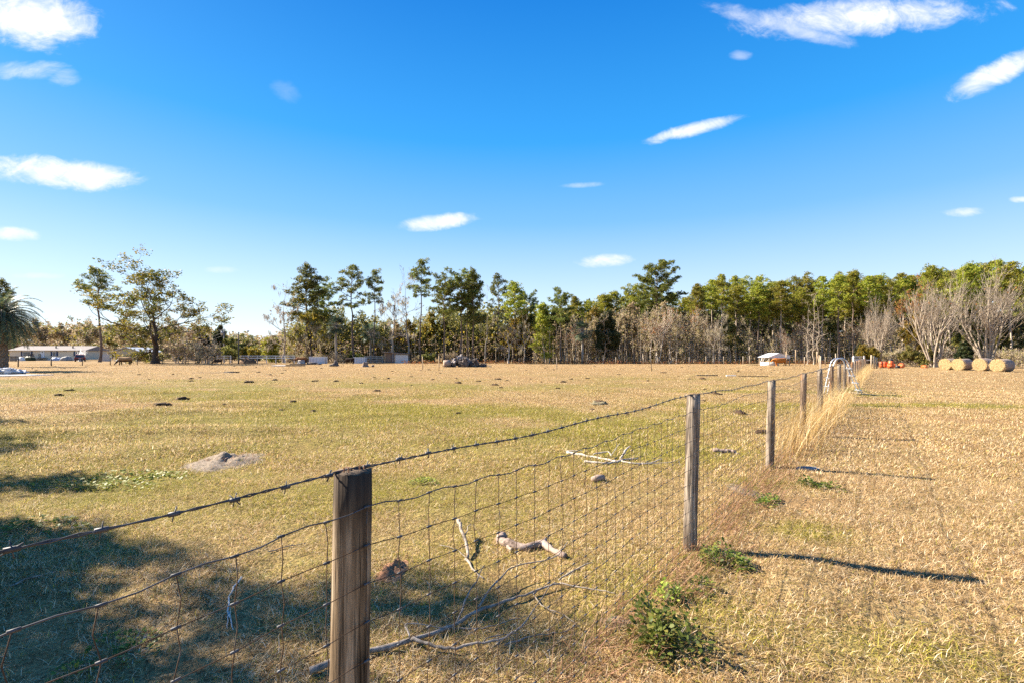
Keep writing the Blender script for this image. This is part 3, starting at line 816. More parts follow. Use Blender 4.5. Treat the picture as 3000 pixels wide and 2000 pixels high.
pxw('weed_clump', 'thin weeds showing in the shaded corner under the lowest wires', 330, 1930, .22, .18, .05, 110, .035, 11)

# ------------------------------------------------------------------ fallen wood, stones and mounds near the fence
branch_m = mottled('bare_branch_bark', (.13, .105, .08), (.44, .37, .30), 26, .9, (1, 1, 1), bump=.8, bdist=.006, c3=(.10, .08, .06), sc3=.4)
log_m = mottled('pink_grey_log', (.20, .135, .10), (.50, .38, .30), 7, .9, (1, 1, 1), bump=.7, bdist=.012, c3=(.10, .065, .045))
def gpath(pts, lift=.02, z=None): return [Vector((X(px, D(py)), D(py), gz(X(px, D(py)), D(py)) + (lift if z is None else z[i]))) for i, (px, py) in enumerate(pts)]
def smoothp(pts, k=3):
    o_ = []
    for i in range(len(pts) - 1):
        p0, p1, p2, p3 = pts[max(i - 1, 0)], pts[i], pts[i + 1], pts[min(i + 2, len(pts) - 1)]
        for j in range(k):
            t = j / k
            o_.append(.5 * ((2 * p1) + (p2 - p0) * t + (2 * p0 - 5 * p1 + 4 * p2 - p3) * t * t + (3 * p1 - p0 - 3 * p2 + p3) * t ** 3))
    o_.append(pts[-1]); return o_
def branch(name, label, limbs, mat, seed=1, cat='branch'):
    rg = rnd(seed); mb = MB(); base = gpath(limbs[0][0][:1])[0]; base.z = gz(base.x, base.y)
    t = thing(name, label, cat, base)
    for i, (pts, r0, r1, lift) in enumerate(limbs):
        lift = lift * .6 if not hasattr(lift, '__len__') else lift
        P = smoothp(gpath(pts, lift) if not hasattr(lift, '__len__') else gpath(pts, 0, lift), 4)
        P = [p - base + Vector((rg.gauss(0, .004), rg.gauss(0, .004), rg.gauss(0, .003))) for p in P]
        n = len(P)
        mb.tube(P, [(r0 + (r1 - r0) * j / (n - 1)) * rg.uniform(.82, 1.2) for j in range(n)], 8)
    mb.build('limb', mat, t, True)
    return t
branch('fallen_branch', 'long pale fallen branch with many twigs lying behind the nearest post', [
    ([(905, 1985), (1000, 1945), (1060, 1925), (1200, 1890), (1330, 1843), (1400, 1800), (1480, 1772), (1560, 1745), (1640, 1720)], .017, .006, .045),
    ([(1205, 1890), (1260, 1905), (1320, 1915), (1400, 1905), (1480, 1898), (1540, 1860), (1625, 1755)], .010, .003, [.04, .03, .03, .04, .06, .09, .12]),
    ([(1640, 1720), (1700, 1735), (1760, 1745), (1805, 1755)], .006, .003, .05),
    ([(1640, 1720), (1690, 1700), (1735, 1692)], .006, .003, [.05, .08, .10]),
    ([(1340, 1840), (1370, 1790), (1400, 1755), (1420, 1720)], .006, .003, [.05, .1, .14, .16]),
    ([(1400, 1800), (1450, 1740), (1510, 1700), (1620, 1675), (1660, 1635)], .007, .003, [.05, .08, .1, .1, .12]),
    ([(1200, 1890), (1190, 1870), (1250, 1860), (1320, 1858)], .005, .002, [.05, .08, .06, .03]),
    ([(1480, 1898), (1560, 1870), (1640, 1862), (1700, 1840)], .005, .002, .03),
    ([(1400, 1905), (1440, 1880), (1520, 1868)], .004, .002, .05),
    ([(1560, 1745), (1600, 1790), (1650, 1808), (1700, 1850)], .004, .002, .03),
    ([(1320, 1843), (1380, 1850), (1450, 1838), (1540, 1810)], .005, .002, .03)], branch_m, 3)
branch('fallen_log', 'short thick gnarled log with a knobbly end lying in the sunny grass', [
    ([(1466, 1590), (1485, 1600), (1540, 1612), (1590, 1602), (1615, 1620), (1660, 1640)], .044, .022, .035),
    ([(1466, 1590), (1470, 1582)], .05, .04, .05), ([(1488, 1606), (1494, 1618)], .02, .012, .02), ([(1590, 1602), (1600, 1590)], .02, .010, .05)], log_m, 4, 'log')
branch('fallen_branch', 'crooked short forked stick standing half upright in the grass', [
    ([(1345, 1570), (1352, 1590), (1365, 1610), (1368, 1640)], .017, .012, [.14, .11, .07, .02]),
    ([(1368, 1640), (1385, 1668), (1415, 1695)], .010, .004, .015), ([(1360, 1600), (1378, 1575)], .006, .003, [.08, .12]), ([(1290, 1602), (1340, 1615), (1368, 1640)], .003, .004, .03)], branch_m, 5)
branch('fallen_branch', 'bleached forked branch lying on the open pasture behind the fence', [
    ([(1660, 1332), (1720, 1342), (1780, 1352), (1812, 1360)], .022, .014, .03), ([(1660, 1332), (1708, 1333)], .012, .005, [.04, .06]),
    ([(1712, 1360), (1770, 1364), (1800, 1360), (1840, 1348), (1870, 1345)], .022, .010, .035), ([(1820, 1352), (1835, 1335), (1848, 1330)], .018, .008, [.05, .12, .14]),
    ([(1820, 1356), (1860, 1362), (1905, 1358), (1940, 1344)], .016, .006, .03), ([(1738, 1342), (1780, 1338), (1790, 1345)], .012, .006, [.05, .08, .05]),
    ([(1790, 1345), (1815, 1325)], .007, .003, [.05, .16]), ([(1880, 1362), (1960, 1356), (2000, 1340)], .008, .003, .03)], mottled('bleached_branch', (.30, .245, .19), (.62, .54, .45), 14, .9, bump=.6), 6)
branch('fallen_log', 'smooth reddish log lying in the pasture just past the second post', [([(2088, 1323), (2110, 1324), (2140, 1325), (2153, 1326)], .045, .04, .04), ([(2150, 1326), (2166, 1328)], .025, .008, .02)], log_m, 7, 'log')
branch('fallen_branch', 'thin white twig lying in the shaded grass left of the nearest post', [
    ([(705, 1705), (680, 1740), (668, 1780), (672, 1820)], .006, .004, .02), ([(668, 1800), (684, 1855)], .004, .002, .015), ([(672, 1810), (664, 1850)], .003, .002, .015)], mottled('white_twig', (.5, .45, .4), (.7, .66, .6), 8, .9, bump=0), 8)
branch('fallen_branch', 'slender grey stick lying flat left of the fallen white twig', [([(785, 1628), (840, 1610), (895, 1600)], .006, .003, .02)], branch_m, 9)
branch('fallen_branch', 'dark thin stick lying in deep shade under the barbed wire', [([(30, 1722), (90, 1700), (160, 1683)], .006, .004, .02)], branch_m, 10)
stub = MB(); stub.tube([(-.08, -.02, .03), (0, 0, .045), (.08, .03, .04)], [.035, .045, .038], 10)
d = D(1412); o = stub.build('wood_chunk', log_m, None, True); o.location = (X(1752, d), d, gz(X(1752, d), d)); tag(o, 'small dark sawn wood chunk sitting on the grass behind the fence', 'wood chunk')
slab = MB(); slab.blob((0, 0, .02), (.15, .08, .03), 3, .3, 2)
d = D(1378); o = slab.build('flat_stone', mottled('grey_stone', (.14, .13, .12), (.32, .30, .28), 10), None); o.location = (X(2366, d), d, gz(X(2366, d), d)); tag(o, 'flat grey stone beside the golden grass at the third post', 'stone')
clay = mottled('red_clay', (.26, .12, .06), (.46, .25, .14), 18, .95, bump=1, bdist=.02, c3=(.08, .05, .035))
sand = mottled('grey_sand', (.15, .115, .08), (.30, .24, .18), 14, .95, bump=.8, bdist=.03, c3=(.10, .08, .05))
def dome(name, label, cat, px, py, rx, ry, h, mat, seed, amp=.8):
    d = D(py); cx, cy = X(px, d), d; g0 = gz(cx, cy); mb = MB(); nr_, na_ = 16, 40
    for i in range(nr_ + 1):
        r = 1.5 * i / nr_
        for j in range(na_):
            a = 2 * math.pi * j / na_; q = r * (1 + .28 * mnoise.noise(Vector((math.cos(a) * 1.3, math.sin(a) * 1.3, seed * 3.3)))); u, v = q * math.cos(a), q * math.sin(a)
            lump = amp * (mnoise.noise(Vector((u * 2.2, v * 2.2, seed))) + .6 * mnoise.noise(Vector((u * 6, v * 6, seed))) + .4 * mnoise.noise(Vector((u * 14, v * 14, seed))))
            mb.v.append((u * rx, v * ry, gz(cx + u * rx, cy + v * ry) - g0 + h * math.exp(-1.6 * r * r) * (1 + lump) - .012 * r))
    for i in range(nr_):
        for j in range(na_): mb.f.append((i * na_ + j, (i + 1) * na_ + j, (i + 1) * na_ + (j + 1) % na_, i * na_ + (j + 1) % na_)); mb.m.append(0)
    o = mb.build(name, mat, None, True); o.location = (cx, cy, g0); return tag(o, label, cat)
def mound(name, label, cat, px, py, rx, ry, h, mat, seed, amp=.45):
    d = D(py); mb = MB(); mb.blob((0, 0, 0), (rx, ry, h), seed, amp, 2.2, 26, 12)
    o = mb.build(name, mat, None, True); o.location = (X(px, d), d, gz(X(px, d), d) - h * .12); return tag(o, label, cat)
dome('dirt_mound', 'crumbly red clay mound just right of the nearest post', 'dirt mound', 1152, 1670, .12, .20, .05, clay, 4)
dome('dirt_mound', 'pale sandy mound dug up in the pasture with dark tufts on top', 'dirt mound', 662, 1356, .46, .55, .10, sand, 7, .9)
dome('sand_patch', 'bare grey sand patch under the lowest wire between the first posts', 'sand patch', 1820, 1828, .16, .13, .020, sand, 9, .5)
dome('sand_patch', 'long bare sandy scrape under the fence before the third post', 'sand patch', 2175, 1440, .22, .46, .018, sand, 10, .5)
mound('manure_heap', 'brown manure heap in front of the white rail fence', 'heap', 728, 1058, 1.5, 1.0, .95, mottled('manure', (.10, .055, .03), (.22, .13, .07), 2, .95), 5, .3)
bpy.data.objects['manure_heap'].location = (X(728, 95), 95, 0)
rq = np.random.default_rng(44)
for mb_, sx, sy, k in (('dirt_mound.001', .5, .5, 420), ('dirt_mound', .14, .2, 60), ('sand_patch.001', .26, .5, 160), ('sand_patch', .18, .14, 60)):
    mo = bpy.data.objects[mb_]; q_ = rq.normal(0, .55, (k, 2)) * [sx, sy]
    hz0 = .055 * np.exp(-(q_[:, 0] / sx) ** 2 - (q_[:, 1] / sy) ** 2) if 'dirt' in mb_ else 0 * q_[:, 0]
    Vq, Fq = blade_field(np.stack([q_[:, 0], q_[:, 1], hz0], 1), np.full(k, .075), .005, (1, 0), .8, rq, .8)
    link('grass_blades', npmesh('grass_blades', Vq, Fq, MATS['rank_grass']), mo)
grasslump = mottled('dead_weed_lump', (.10, .085, .05), (.26, .22, .13), 10, .95, bump=1)
mound('weed_heap', 'grey green heap of pulled weeds lying in the middle of the pasture', 'heap', 1756, 1184, .28, .2, .10, grasslump, 11, .6)
# dung clods dropped all over the pasture
clod_m = mottled('dung', (.025, .016, .010), (.095, .058, .034), 9, .95, bump=1, bdist=.02)
clods = []
for i in range(5):
    mb = MB(); mb.blob((0, 0, .02), (.17, .14, .065), 20 + i, .6, 2.1, 11, 7)
    if i % 2: mb.blob((.14, .05, .015), (.09, .07, .05), 40 + i, .5, 2, 8, 6)
    clods.append(mb.mesh('dung_clod', clod_m, True))
rgd = rnd(31); placed = 0
seenxy = [(535, 1169, 1.3), (205, 1146, 1.2), (172, 1160, .9), (728, 1120, 1.3), (806, 1114, 1.), (925, 1117, 1.1), (1105, 1144, 1.2), (1343, 1122, 1.4), (1755, 1176, .8), (2166, 1208, 1.3), (2232, 1265, 1.1), (2094, 1155, 1.1), (474, 1195, 1.0), (985, 1118, 1), (1138, 1109, 1), (1460, 1110, 1.2), (2058, 1110, 1.2), (1650, 1118, .9)]
for (px, py, k) in seenxy + [(None, None, None)] * 150:
    if px is None:
        d = 22 + 56 * rgd.random() ** .8; px = rgd.uniform(-30, 2380); k = rgd.uniform(.35, 1.0)
        if rgd.random() < .12: d = rgd.uniform(13, 24); k *= .8
        if px > 1500 + F * (P0[0] + FX * (d - P0[1]) / FY) / d - 40: continue
    else: d = D(py)
    o = link('dung_clod', clods[rgd.randrange(5)]); o.location = (X(px, d), d, gz(X(px, d), d)); o.rotation_euler = (0, 0, rgd.uniform(0, 6.28)); kk = k * rgd.uniform(.8, 1.1); o.scale = (kk * 1.1, kk * .8, kk)
    tag(o, 'dark dried dung clod lying on the cropped pasture', 'dung', 'dung clods scattered over the pasture')
# ------------------------------------------------------------------ far wire fences
def far_fence(name, label, posts, wires, mat, wmat, braces=()):
    """posts: (px, d, height, radius, optional lean)"""
    x0, d0 = X(posts[0][0], posts[0][1]), posts[0][1]
    t = thing(name, label, 'fence', (x0, d0, 0)); tops = []
    for i, p in enumerate(posts):
        x, y = X(p[0], p[1]) - x0, p[1] - d0; lx = p[4] if len(p) > 4 else 0.0
        mb = MB(); mb.tube([(0, 0, -.1), (lx * .5, 0, p[2] * .5), (lx, 0, p[2])], [p[3] * 1.05, p[3], p[3] * .95], 7)
        q = mb.build('post', mat, t, True); q.location = (x, y, 0); tops.append((x, y, p[2]))
    w = MB()
    for a, b in zip(tops, tops[1:]):
        for f in wires: w.tube([(a[0], a[1] - .05, min(a[2], 1.3) * f), (b[0], b[1] - .05, min(b[2], 1.3) * f)], .007, 3, 0, False)
    w.build('wire', wmat, t)
    for (pa, da, za, pb, db, zb) in braces:
        m_ = MB(); m_.tube([(X(pa, da) - x0, da - d0, za), (X(pb, db) - x0, db - d0, zb)], .05, 6); m_.build('brace', mat, t)
    return t
post_dark = mottled('old_fence_post', (.05, .04, .03), (.16, .13, .10), 6, .9)
post_tan = mottled('tan_fence_post', (.30, .23, .155), (.52, .43, .32), 5, .9, (3, 3, .5))
wire_far = mottled('far_wire', (.12, .115, .11), (.25, .24, .22), 5, .6, bump=0)
far_fence('wire_fence', 'dark post and wire fence between the mobile home and the dry pasture',
          [(53, 66, 1.35, .07, .04), (150, 71, 1.35, .07), (241, 75, 1.28, .055, .09), (323, 79, 1.25, .06), (402, 81, 1.25, .06, .04), (475, 84, 1.2, .05), (544, 86, 1.3, .06), (551, 86, 1.3, .06), (583, 87, 1.75, .05), (607, 87, 1.3, .06), (672, 88, 1.3, .06), (698, 88, 1.3, .06),
           (755, 90, 1.25, .045), (810, 91, 1.25, .05), (860, 92, 1.3, .05, -.05), (953, 93, 1.2, .04, -.1), (995, 94, 1.2, .04)], (.25, .5, .75, .97), post_dark, wire_far,
          [(670, 88, 1.2, 653, 88, .05), (701, 88, 1.2, 720, 88, .05)])
far_fence('wire_fence', 'tall post and wire fence along the edge of the pine woods',
          [(1520, 92, 1.1, .05), (1610, 92, 1.1, .05), (1767, 90, 1.15, .06), (1804, 90, 1.25, .07), (1885, 89, 1.2, .06), (1928, 88, 1.3, .06, -.15), (1972, 88, 1.25, .06), (2019, 87, 1.25, .06), (2068, 86, 1.4, .065), (2120, 85, 1.4, .065), (2177, 83, 1.45, .065), (2196, 82, 1.5, .06), (2236, 80, 1.2, .06),
           (2296, 77, 1.3, .065), (2357, 77, 1.35, .07), (2418, 76, 1.3, .06), (2498, 72, 1.4, .08)], (.4, .7, .97), post_tan, wire_far, [(1925, 88, 1.2, 1941, 88, .05)])
def lone_post(label, px, d, h, r, mat, lean=0.0, square=False):
    mb = MB()
    if square: mb.beam((0, 0, -.2), (lean, 0, h), r * 2, r * 2)
    else: mb.tube([(0, 0, -.2), (lean * .5, .01, h * .5), (lean, 0, h)], [r, r, r * .97], 10)
    o = mb.build('fence_post', mat, None, not square); o.location = (X(px, d), d, 0); tag(o, label, 'post', 'lone posts standing in the pasture')
lone_post('bare sawn post standing alone, the one farther from the debris pile', 1238, 52, 1.5, .05, wood_new)
lone_post('bare sawn post standing alone just beside the debris pile', 1286, 50, 1.55, .05, wood_new)
lone_post('thin grey post standing alone in mid pasture before the cabbage palm', 1631, 54, 1.35, .035, post_tan)
lone_post('thin leaning dark stick of a post in the open pasture by the tan woods', 1910, 48, 1.4, .03, post_dark, -.16)
lone_post('tall pale post standing behind the wire fence near the stile ladder', 2404, 36, 1.55, .052, post_tan)
lone_post('slim pale post just behind the tall pale post near the stile', 2400, 62, 1.65, .045, wood_new)
lone_post('tall pale pole rising at the corner of the metal roofed feeder', 2303, 74, 2.2, .06, wood_new, .03)
lone_post('tall pale pole against the dark woods between feeder and bare dead trees', 2331, 88, 2.6, .07, wood_new)
lone_post('tall tan pole leaning slightly before the dark woods behind the stile', 2394, 76, 2.2, .06, wood_new, -.06)
lone_post('short crooked pale pole at the dark gap in the woods', 2450, 80, 1.9, .07, post_tan, -.12)
lone_post('thin reddish rod standing near the dung strewn grass by the dark cow', 1027, 72, 1.0, .015, post_dark)
lone_post('thin dark rod standing by the small cut stump', 1096, 69, .95, .02, post_dark)
lone_post('thin dark rod standing by the root heap left of the dark cow', 1007, 71, .9, .02, post_dark)
def post_row_fence(name, label, x0, x1, d, zs, mat, n, rh=.13, ph=1.6):
    t = thing(name, label, 'fence', (X(x0, d), d, 0)); L = X(x1, d) - X(x0, d)
    for z in zs:
        m_ = MB(); m_.box((L / 2, -.06, z), (L, .04, rh)); m_.build('rail', mat, t)
    for i in range(n):
        m_ = MB(); m_.box((L * i / (n - 1), 0, ph / 2), (.13, .10, ph)); m_.build('post', mat, t)
    return t
white_paint = mottled('white_paint', (.62, .60, .55), (.82, .80, .76), 3, .6, bump=.1)
post_row_fence('rail_fence', 'long white two rail fence behind the brown manure heap', 700, 862, 97, (1.50, 1.08), white_paint, 7, .15)
post_row_fence('rail_fence', 'short white two rail fence between the utility poles and the calf', 636, 676, 97, (1.50, 1.08), white_paint, 3, .15)
grey_board = mottled('grey_boards', (.16, .145, .13), (.36, .33, .30), 5, .9, (1, 1, 3))
post_row_fence('rail_fence', 'grey wooden corral rails beside the tin sided shed', 1069, 1122, 98, (.3, .65, 1.0, 1.35), grey_board, 4, .14, 1.5)
gt = post_row_fence('rail_fence', 'white wooden gate with four boards at the end of the long fence', 2501, 2532, 62, (.55, .85, 1.15, 1.42), white_paint, 2, .10, 1.55)
m_ = MB(); m_.beam((0, 0, 0), (X(2556, 60) - X(2499, 60), 0, .03), .07, .09); o = m_.build('top_rail', white_paint, None); o.location = (X(2499, 60), 60, .98); tag(o, 'single pale rail spanning from the white gate to the corner post', 'rail')
for px, h, lb in ((2553, 1.65, 'grey corner post at the far end of the single pale rail'), (2561, 1.5, 'grey post right behind the far corner post by the drums'), (2568, 1.35, 'last short grey post before the strapped orange drums')):
    lone_post(lb, px, 59, h, .09, post_tan)

# ------------------------------------------------------------------ stile ladder over the fence
alu = mottled('worn_aluminium', (.52, .53, .55), (.78, .79, .80), 6, .38, metal=.75, spec=.5, bump=.05)
steel_strip = alu
lx, ly = X(2518, 19.5), 19.5
lad = thing('stile_ladder', 'curved tubular metal stile ladder straddling the wire fence', 'ladder', (lx, ly, gz(lx, ly)))
prof = [(0, -.02), (-.16, .33), (-.32, .68), (-.47, 1.02), (-.56, 1.22), (-.65, 1.37), (-.78, 1.46), (-.90, 1.475), (-1.02, 1.44), (-1.12, 1.33), (-1.17, 1.18), (-1.25, .85), (-1.33, .5), (-1.43, -.02)]
for k in (0, 1):
    m_ = MB(); m_.tube(smoothp([Vector((p[0] + .11 * k, .36 * k - .18, p[1])) for p in prof], 3), .021, 10); m_.build('rail', alu, lad, True)
def step(x, z):
    m_ = MB(); m_.beam((x, -.23, z), (x + .11, .23, z), .10, .035); m_.build('step', alu, lad)
for z in (.19, .48, .77, 1.06):
    x = np.interp(z, [p[1] for p in prof[:5]], [p[0] for p in prof[:5]]); step(x, z)
for z in (.35, .68, 1.0):
    x = np.interp(z, [p[1] for p in prof[::-1][:4]], [p[0] for p in prof[::-1][:4]]); step(x, z)
m_ = MB()
for i in range(4): m_.beam((-.62, -.05, 1.0 + .09 * i), (-.50, .10, 1.0 + .09 * i), .012, .012)
m_.tube([(-.62, -.05, .98), (-.62, -.05, 1.36)], .008, 5); m_.tube([(-.50, .10, .98), (-.50, .10, 1.36)], .008, 5); m_.build('grip_frame', iron_dark, lad)
stick = MB(); stick.tube([(-.45, .12, .12), (-.1, 0, .06), (.35, -.25, .03), (.75, -.5, .03)], [.022, .024, .022, .014], 7)
o = stick.build('fallen_branch', mottled('peeled_stick', (.5, .38, .24), (.7, .56, .38), 6), None, True); o.location = (lx, ly - .12, gz(lx, ly)); tag(o, 'peeled tan stick lying across the foot of the stile ladder', 'branch')

# ------------------------------------------------------------------ hay bales and drums
def hay():
    m, nt = newmat('hay')
    tc = nt.n('ShaderNodeTexCoord'); sp = nt.n('ShaderNodeSeparateXYZ'); nt.put(sp.inputs[0], tc.outputs['Object'])
    rr = nt.math('SQRT', nt.math('MULTIPLY_ADD', sp.outputs[1], sp.outputs[1], nt.math('POWER', nt.math('SUBTRACT', sp.outputs[2], .62), 2)))
    an = nt.math('ARCTAN2', sp.outputs[1], nt.math('SUBTRACT', sp.outputs[2], .62))
    f = nt.noise(tc.outputs['Object'], 9, 6, .7)
    ring = nt.math('SINE', nt.math('MULTIPLY_ADD', rr, 75, nt.math('MULTIPLY_ADD', f, 7, an)))
    col = nt.ramp(nt.math('MULTIPLY_ADD', ring, .16, f), [(.3, (.15, .095, .04)), (.52, (.37, .265, .125)), (.8, (.55, .43, .245))])
    out(nt, principled(nt, col, .95, .1, 0, nt.math('MULTIPLY_ADD', ring, .4, f), 1.0, .03)); return m
def netwrap():
    m, nt = newmat('net_wrapped_hay')
    tc = nt.n('ShaderNodeTexCoord'); sp = nt.n('ShaderNodeSeparateXYZ'); nt.put(sp.inputs[0], tc.outputs['Object'])
    f = nt.noise(tc.outputs['Object'], 7, 6, .7); st = nt.math('SINE', nt.math('MULTIPLY', sp.outputs[0], 55))
    col = nt.ramp(f, [(.3, (.15, .105, .07)), (.7, (.40, .31, .23))])
    col = nt.mix(nt.math('MULTIPLY', nt.maprange(st, .2, .8), .55), col, (.46, .36, .36))
    out(nt, principled(nt, col, .85, .2, 0, nt.math('MULTIPLY_ADD', st, .3, f), .8, .03)); return m
hay_m, net_m = hay(), netwrap()
fuzz_m = leafmat('hay_wisps', (.45, .30, .11), (.76, .58, .28), (.6, .45, .2), .35, .2)
def bale(label, px, d, az, seed, r=.63, L=1.5):
    t = thing('hay_bale', label, 'hay bale', (X(px, d), d, 0), az, 'round hay bales at the edge of the mown field')
    mb = MB(); n = 40; rows = [(0, .55), (0, .82), (0, .96), (.03, 1.0), (.4, 1.01), (.8, 1.015), (1.2, 1.01), (L - .03, 1.0), (L, .96), (L, .6)]
    off = Vector((seed * 5.1, 0, 0))
    for (x, k) in rows:
        for j in range(n):
            a = 2 * math.pi * j / n; dv = Vector((x, math.cos(a), math.sin(a)))
            rr = r * k * (1 + .075 * mnoise.noise(dv * 1.6 + off) + .02 * mnoise.noise(dv * 6 + off)); z = .62 + rr * math.cos(a)
            mb.v.append((x + (.03 * mnoise.noise(dv * 4 + off) if x in (0, L) else 0), rr * math.sin(a), max(z * (.98 if z < .3 else 1), -.01)))
    for i in range(len(rows) - 1):
        for j in range(n): mb.f.append((i * n + j, (i + 1) * n + j, (i + 1) * n + (j + 1) % n, i * n + (j + 1) % n)); mb.m.append(1 if 2 < i < 7 else 0)
    mb.v.append((.012, 0, .62)); c = len(mb.v) - 1
    for j in range(n): mb.f.append((c, j, (j + 1) % n)); mb.m.append(0)
    mb.v.append((L, 0, .62)); c = len(mb.v) - 1; q = (len(rows) - 1) * n
    for j in range(n): mb.f.append((c, q + (j + 1) % n, q + j)); mb.m.append(0)
    mb.build('roll', [hay_m, net_m], t, True)
    rg = np.random.default_rng(seed); nn = 900; a = rg.uniform(0, 6.283, nn); q = np.where(rg.uniform(0, 1, nn) < .6, r * rg.uniform(.85, 1.0, nn), r * np.sqrt(rg.uniform(0, 1, nn)))
    c = np.stack([rg.uniform(-.03, .03, nn) + (q >= r * .85) * rg.uniform(0, .10, nn), q * np.sin(a), np.maximum(.62 + q * np.cos(a), .01)], 1)
    Vv, Fc = needle_tris(c, 1, .11, .008, rg, 0); link('loose_straw', npmesh('loose_straw', Vv, Fc, fuzz_m), t)
bale('leftmost round hay bale, its straw face half behind the next bale', 2768, 53.0, R(18), 1)
bale('second round hay bale with purplish wrap on its shaded side', 2806, 51.5, R(17), 2)
bale('third round hay bale, tallest of the row, with a loose straw tuft at its foot', 2870, 49.5, R(19), 3, .65)
bale('rightmost round hay bale with spiral face and tan weathered side', 2921, 46.8, R(16), 4)
orange = mottled('orange_plastic', (.52, .085, .02), (.72, .15, .035), 2, .45, spec=.4, bump=.05, c3=(.35, .05, .015))
black_pl = mottled('black_plastic', (.012, .012, .013), (.04, .04, .04), 4, .5, spec=.4, bump=.05)
DR = [(.24, 0), (.275, .02), (.29, .08), (.29, .26), (.305, .29), (.305, .33), (.29, .36), (.29, .56), (.305, .59), (.305, .63), (.29, .66), (.285, .82), (.25, .88), (.22, .90), (.22, .88), (.12, .875)]
def drum(label, px, d, up=True, rz=0.0, k=1.0, cap=False, band=False, z=0.0):
    t = thing('plastic_drum', label, 'drum', (X(px, d), d, z), rz, 'orange plastic drums by the field edge')
    M = Matrix.Scale(k, 4) if up else Matrix.Translation((0, 0, .30 * k)) @ Matrix.Rotation(R(90), 4, 'Y') @ Matrix.Scale(k, 4)
    mb = MB(); mb.lathe(DR, 22, 0, M); mb.build('barrel', orange, t, True)
    if cap: m_ = MB(); m_.lathe([(.2, .87), (.24, .9), (.24, .99), (.17, 1.02), (.15, 1.12), (.10, 1.14)], 18, 0, M); m_.build('lid', black_pl, t, True)
    if not up:
        m_ = MB(); m_.lathe([(.20, -.012), (.205, 0), (.19, .004), (.10, .004), (.10, -.01), (.075, -.01), (.075, .004)], 20, 0, M); m_.build('end_ring', mottled('pale_orange_plastic', (.70, .22, .08), (.8, .3, .12), 3, .5), t, True)
    if band:
        m_ = MB(); tt = []
        for i in range(25): a = -2.6 + i * .13; tt.append(M @ Vector((.30 * math.sin(a), -.30 * math.cos(a), .2 + .55 * i / 24)))
        m_.tube(tt, .014, 5); m_.build('strap', black_pl, t)
    return t
drum('orange drum strapped with black cord, front one of the pair on the stand', 2582, 60, k=.78, band=True, z=.12)
drum('dark red orange drum behind the strapped one on the stand', 2592, 60.5, k=.78, z=.12)
drum('upright orange drum with a black cap, alone on the grass', 2610.5, 60, k=1.02, cap=True)
drum('orange drum lying on its side behind a black object', 2622, 62, False, R(150), .9)
drum('orange drum lying with its ringed end towards the camera', 2644, 61, False, R(65), 1.0)
drum('half hidden orange drum lying farthest right near the bare trunks', 2712, 61, False, R(70), .85, z=-.12)
bk = MB(); bk.lathe([(.22, 0), (.25, .1), (.25, .28), (.2, .33), (.12, .34)], 16); o = bk.build('bucket', black_pl, None, True); o.location = (X(2630, 60.8), 60.8, 0); tag(o, 'black bucket between the two lying orange drums', 'bucket')
stn = MB()
for x in (-.42, .5):
    for y in (-.25, .45): stn.beam((x, y, 0), (x, y, .12), .04, .04)
for y in (-.25, .45): stn.beam((-.5, y, .10), (.75, y, .10), .05, .04)
o = stn.build('drum_stand', iron_dark, None); o.location = (X(2586, 60), 60, 0); tag(o, 'low black iron stand under the pair of strapped drums', 'stand')

# ------------------------------------------------------------------ feeder with its roof
galv = mottled('galvanised_sheet', (.36, .375, .40), (.60, .61, .62), 2, .5, metal=.3, spec=.4, bump=.1)
fd = thing('cattle_feeder', 'white ring cattle feeder under a small gabled metal roof', 'feeder', (X(2254, 76), 76, 0))
mb = MB(); mb.lathe([(1.25, .0), (1.27, .02), (1.27, .55), (1.22, .55), (1.22, .05)], 28); mb.build('ring', white_paint, fd, True)
for i in range(10):
    a = i * .628 + .2; m_ = MB(); m_.beam((1.24 * math.cos(a), 1.24 * math.sin(a), .5), (1.05 * math.cos(a + .25), 1.05 * math.sin(a + .25), 1.25), .05, .05); m_.build('bar', white_paint, fd)
m_ = MB()
for a, b in (((-1.0, 1.28), (.65, 1.92)), ((.65, 1.92), (3.0, 1.48))):
    a, b = Vector((a[0], -1.7, a[1])), Vector((b[0], -1.7, b[1])); e = Vector((0, 3.4, 0)); u = Vector((0, 0, .04))
    m_.add([a, b, b + e, a + e, a + u, b + u, b + e + u, a + e + u], [(0, 1, 2, 3), (7, 6, 5, 4), (0, 4, 5, 1), (1, 5, 6, 2), (2, 6, 7, 3), (3, 7, 4, 0)])
m_.build('roof', galv, fd)
m_ = MB(); m_.prism([(-.85, 1.22), (2.35, 1.12), (2.35, 1.56), (.65, 1.86), (-.85, 1.30)], -1.62, -1.58); m_.build('gable_sheet', white_paint, fd)
for x, y in ((-.8, -1.5), (2.3, -1.5), (-.8, 1.5), (2.3, 1.5)): m_ = MB(); m_.box((x, y, .65), (.09, .09, 1.3)); m_.build('post', post_tan, fd)
hayh = MB(); hayh.blob((0, 0, .2), (1.0, 1.0, .55), 3, .3, 2.5, 18, 10); o = hayh.build('hay_heap', hay_m, None, True); o.location = (X(2254, 76), 76, 0); tag(o, 'loose hay heaped inside the white ring feeder', 'hay')
hs_ = MB(); hs_.blob((0, 0, 0), (1.5, .8, .16), 6, .4, 2, 18, 8); o = hs_.build('hay_heap', hay_m, None, True); o.location = (X(2200, 78), 78, 0); tag(o, 'spilled hay on the ground left of the ring feeder', 'hay')

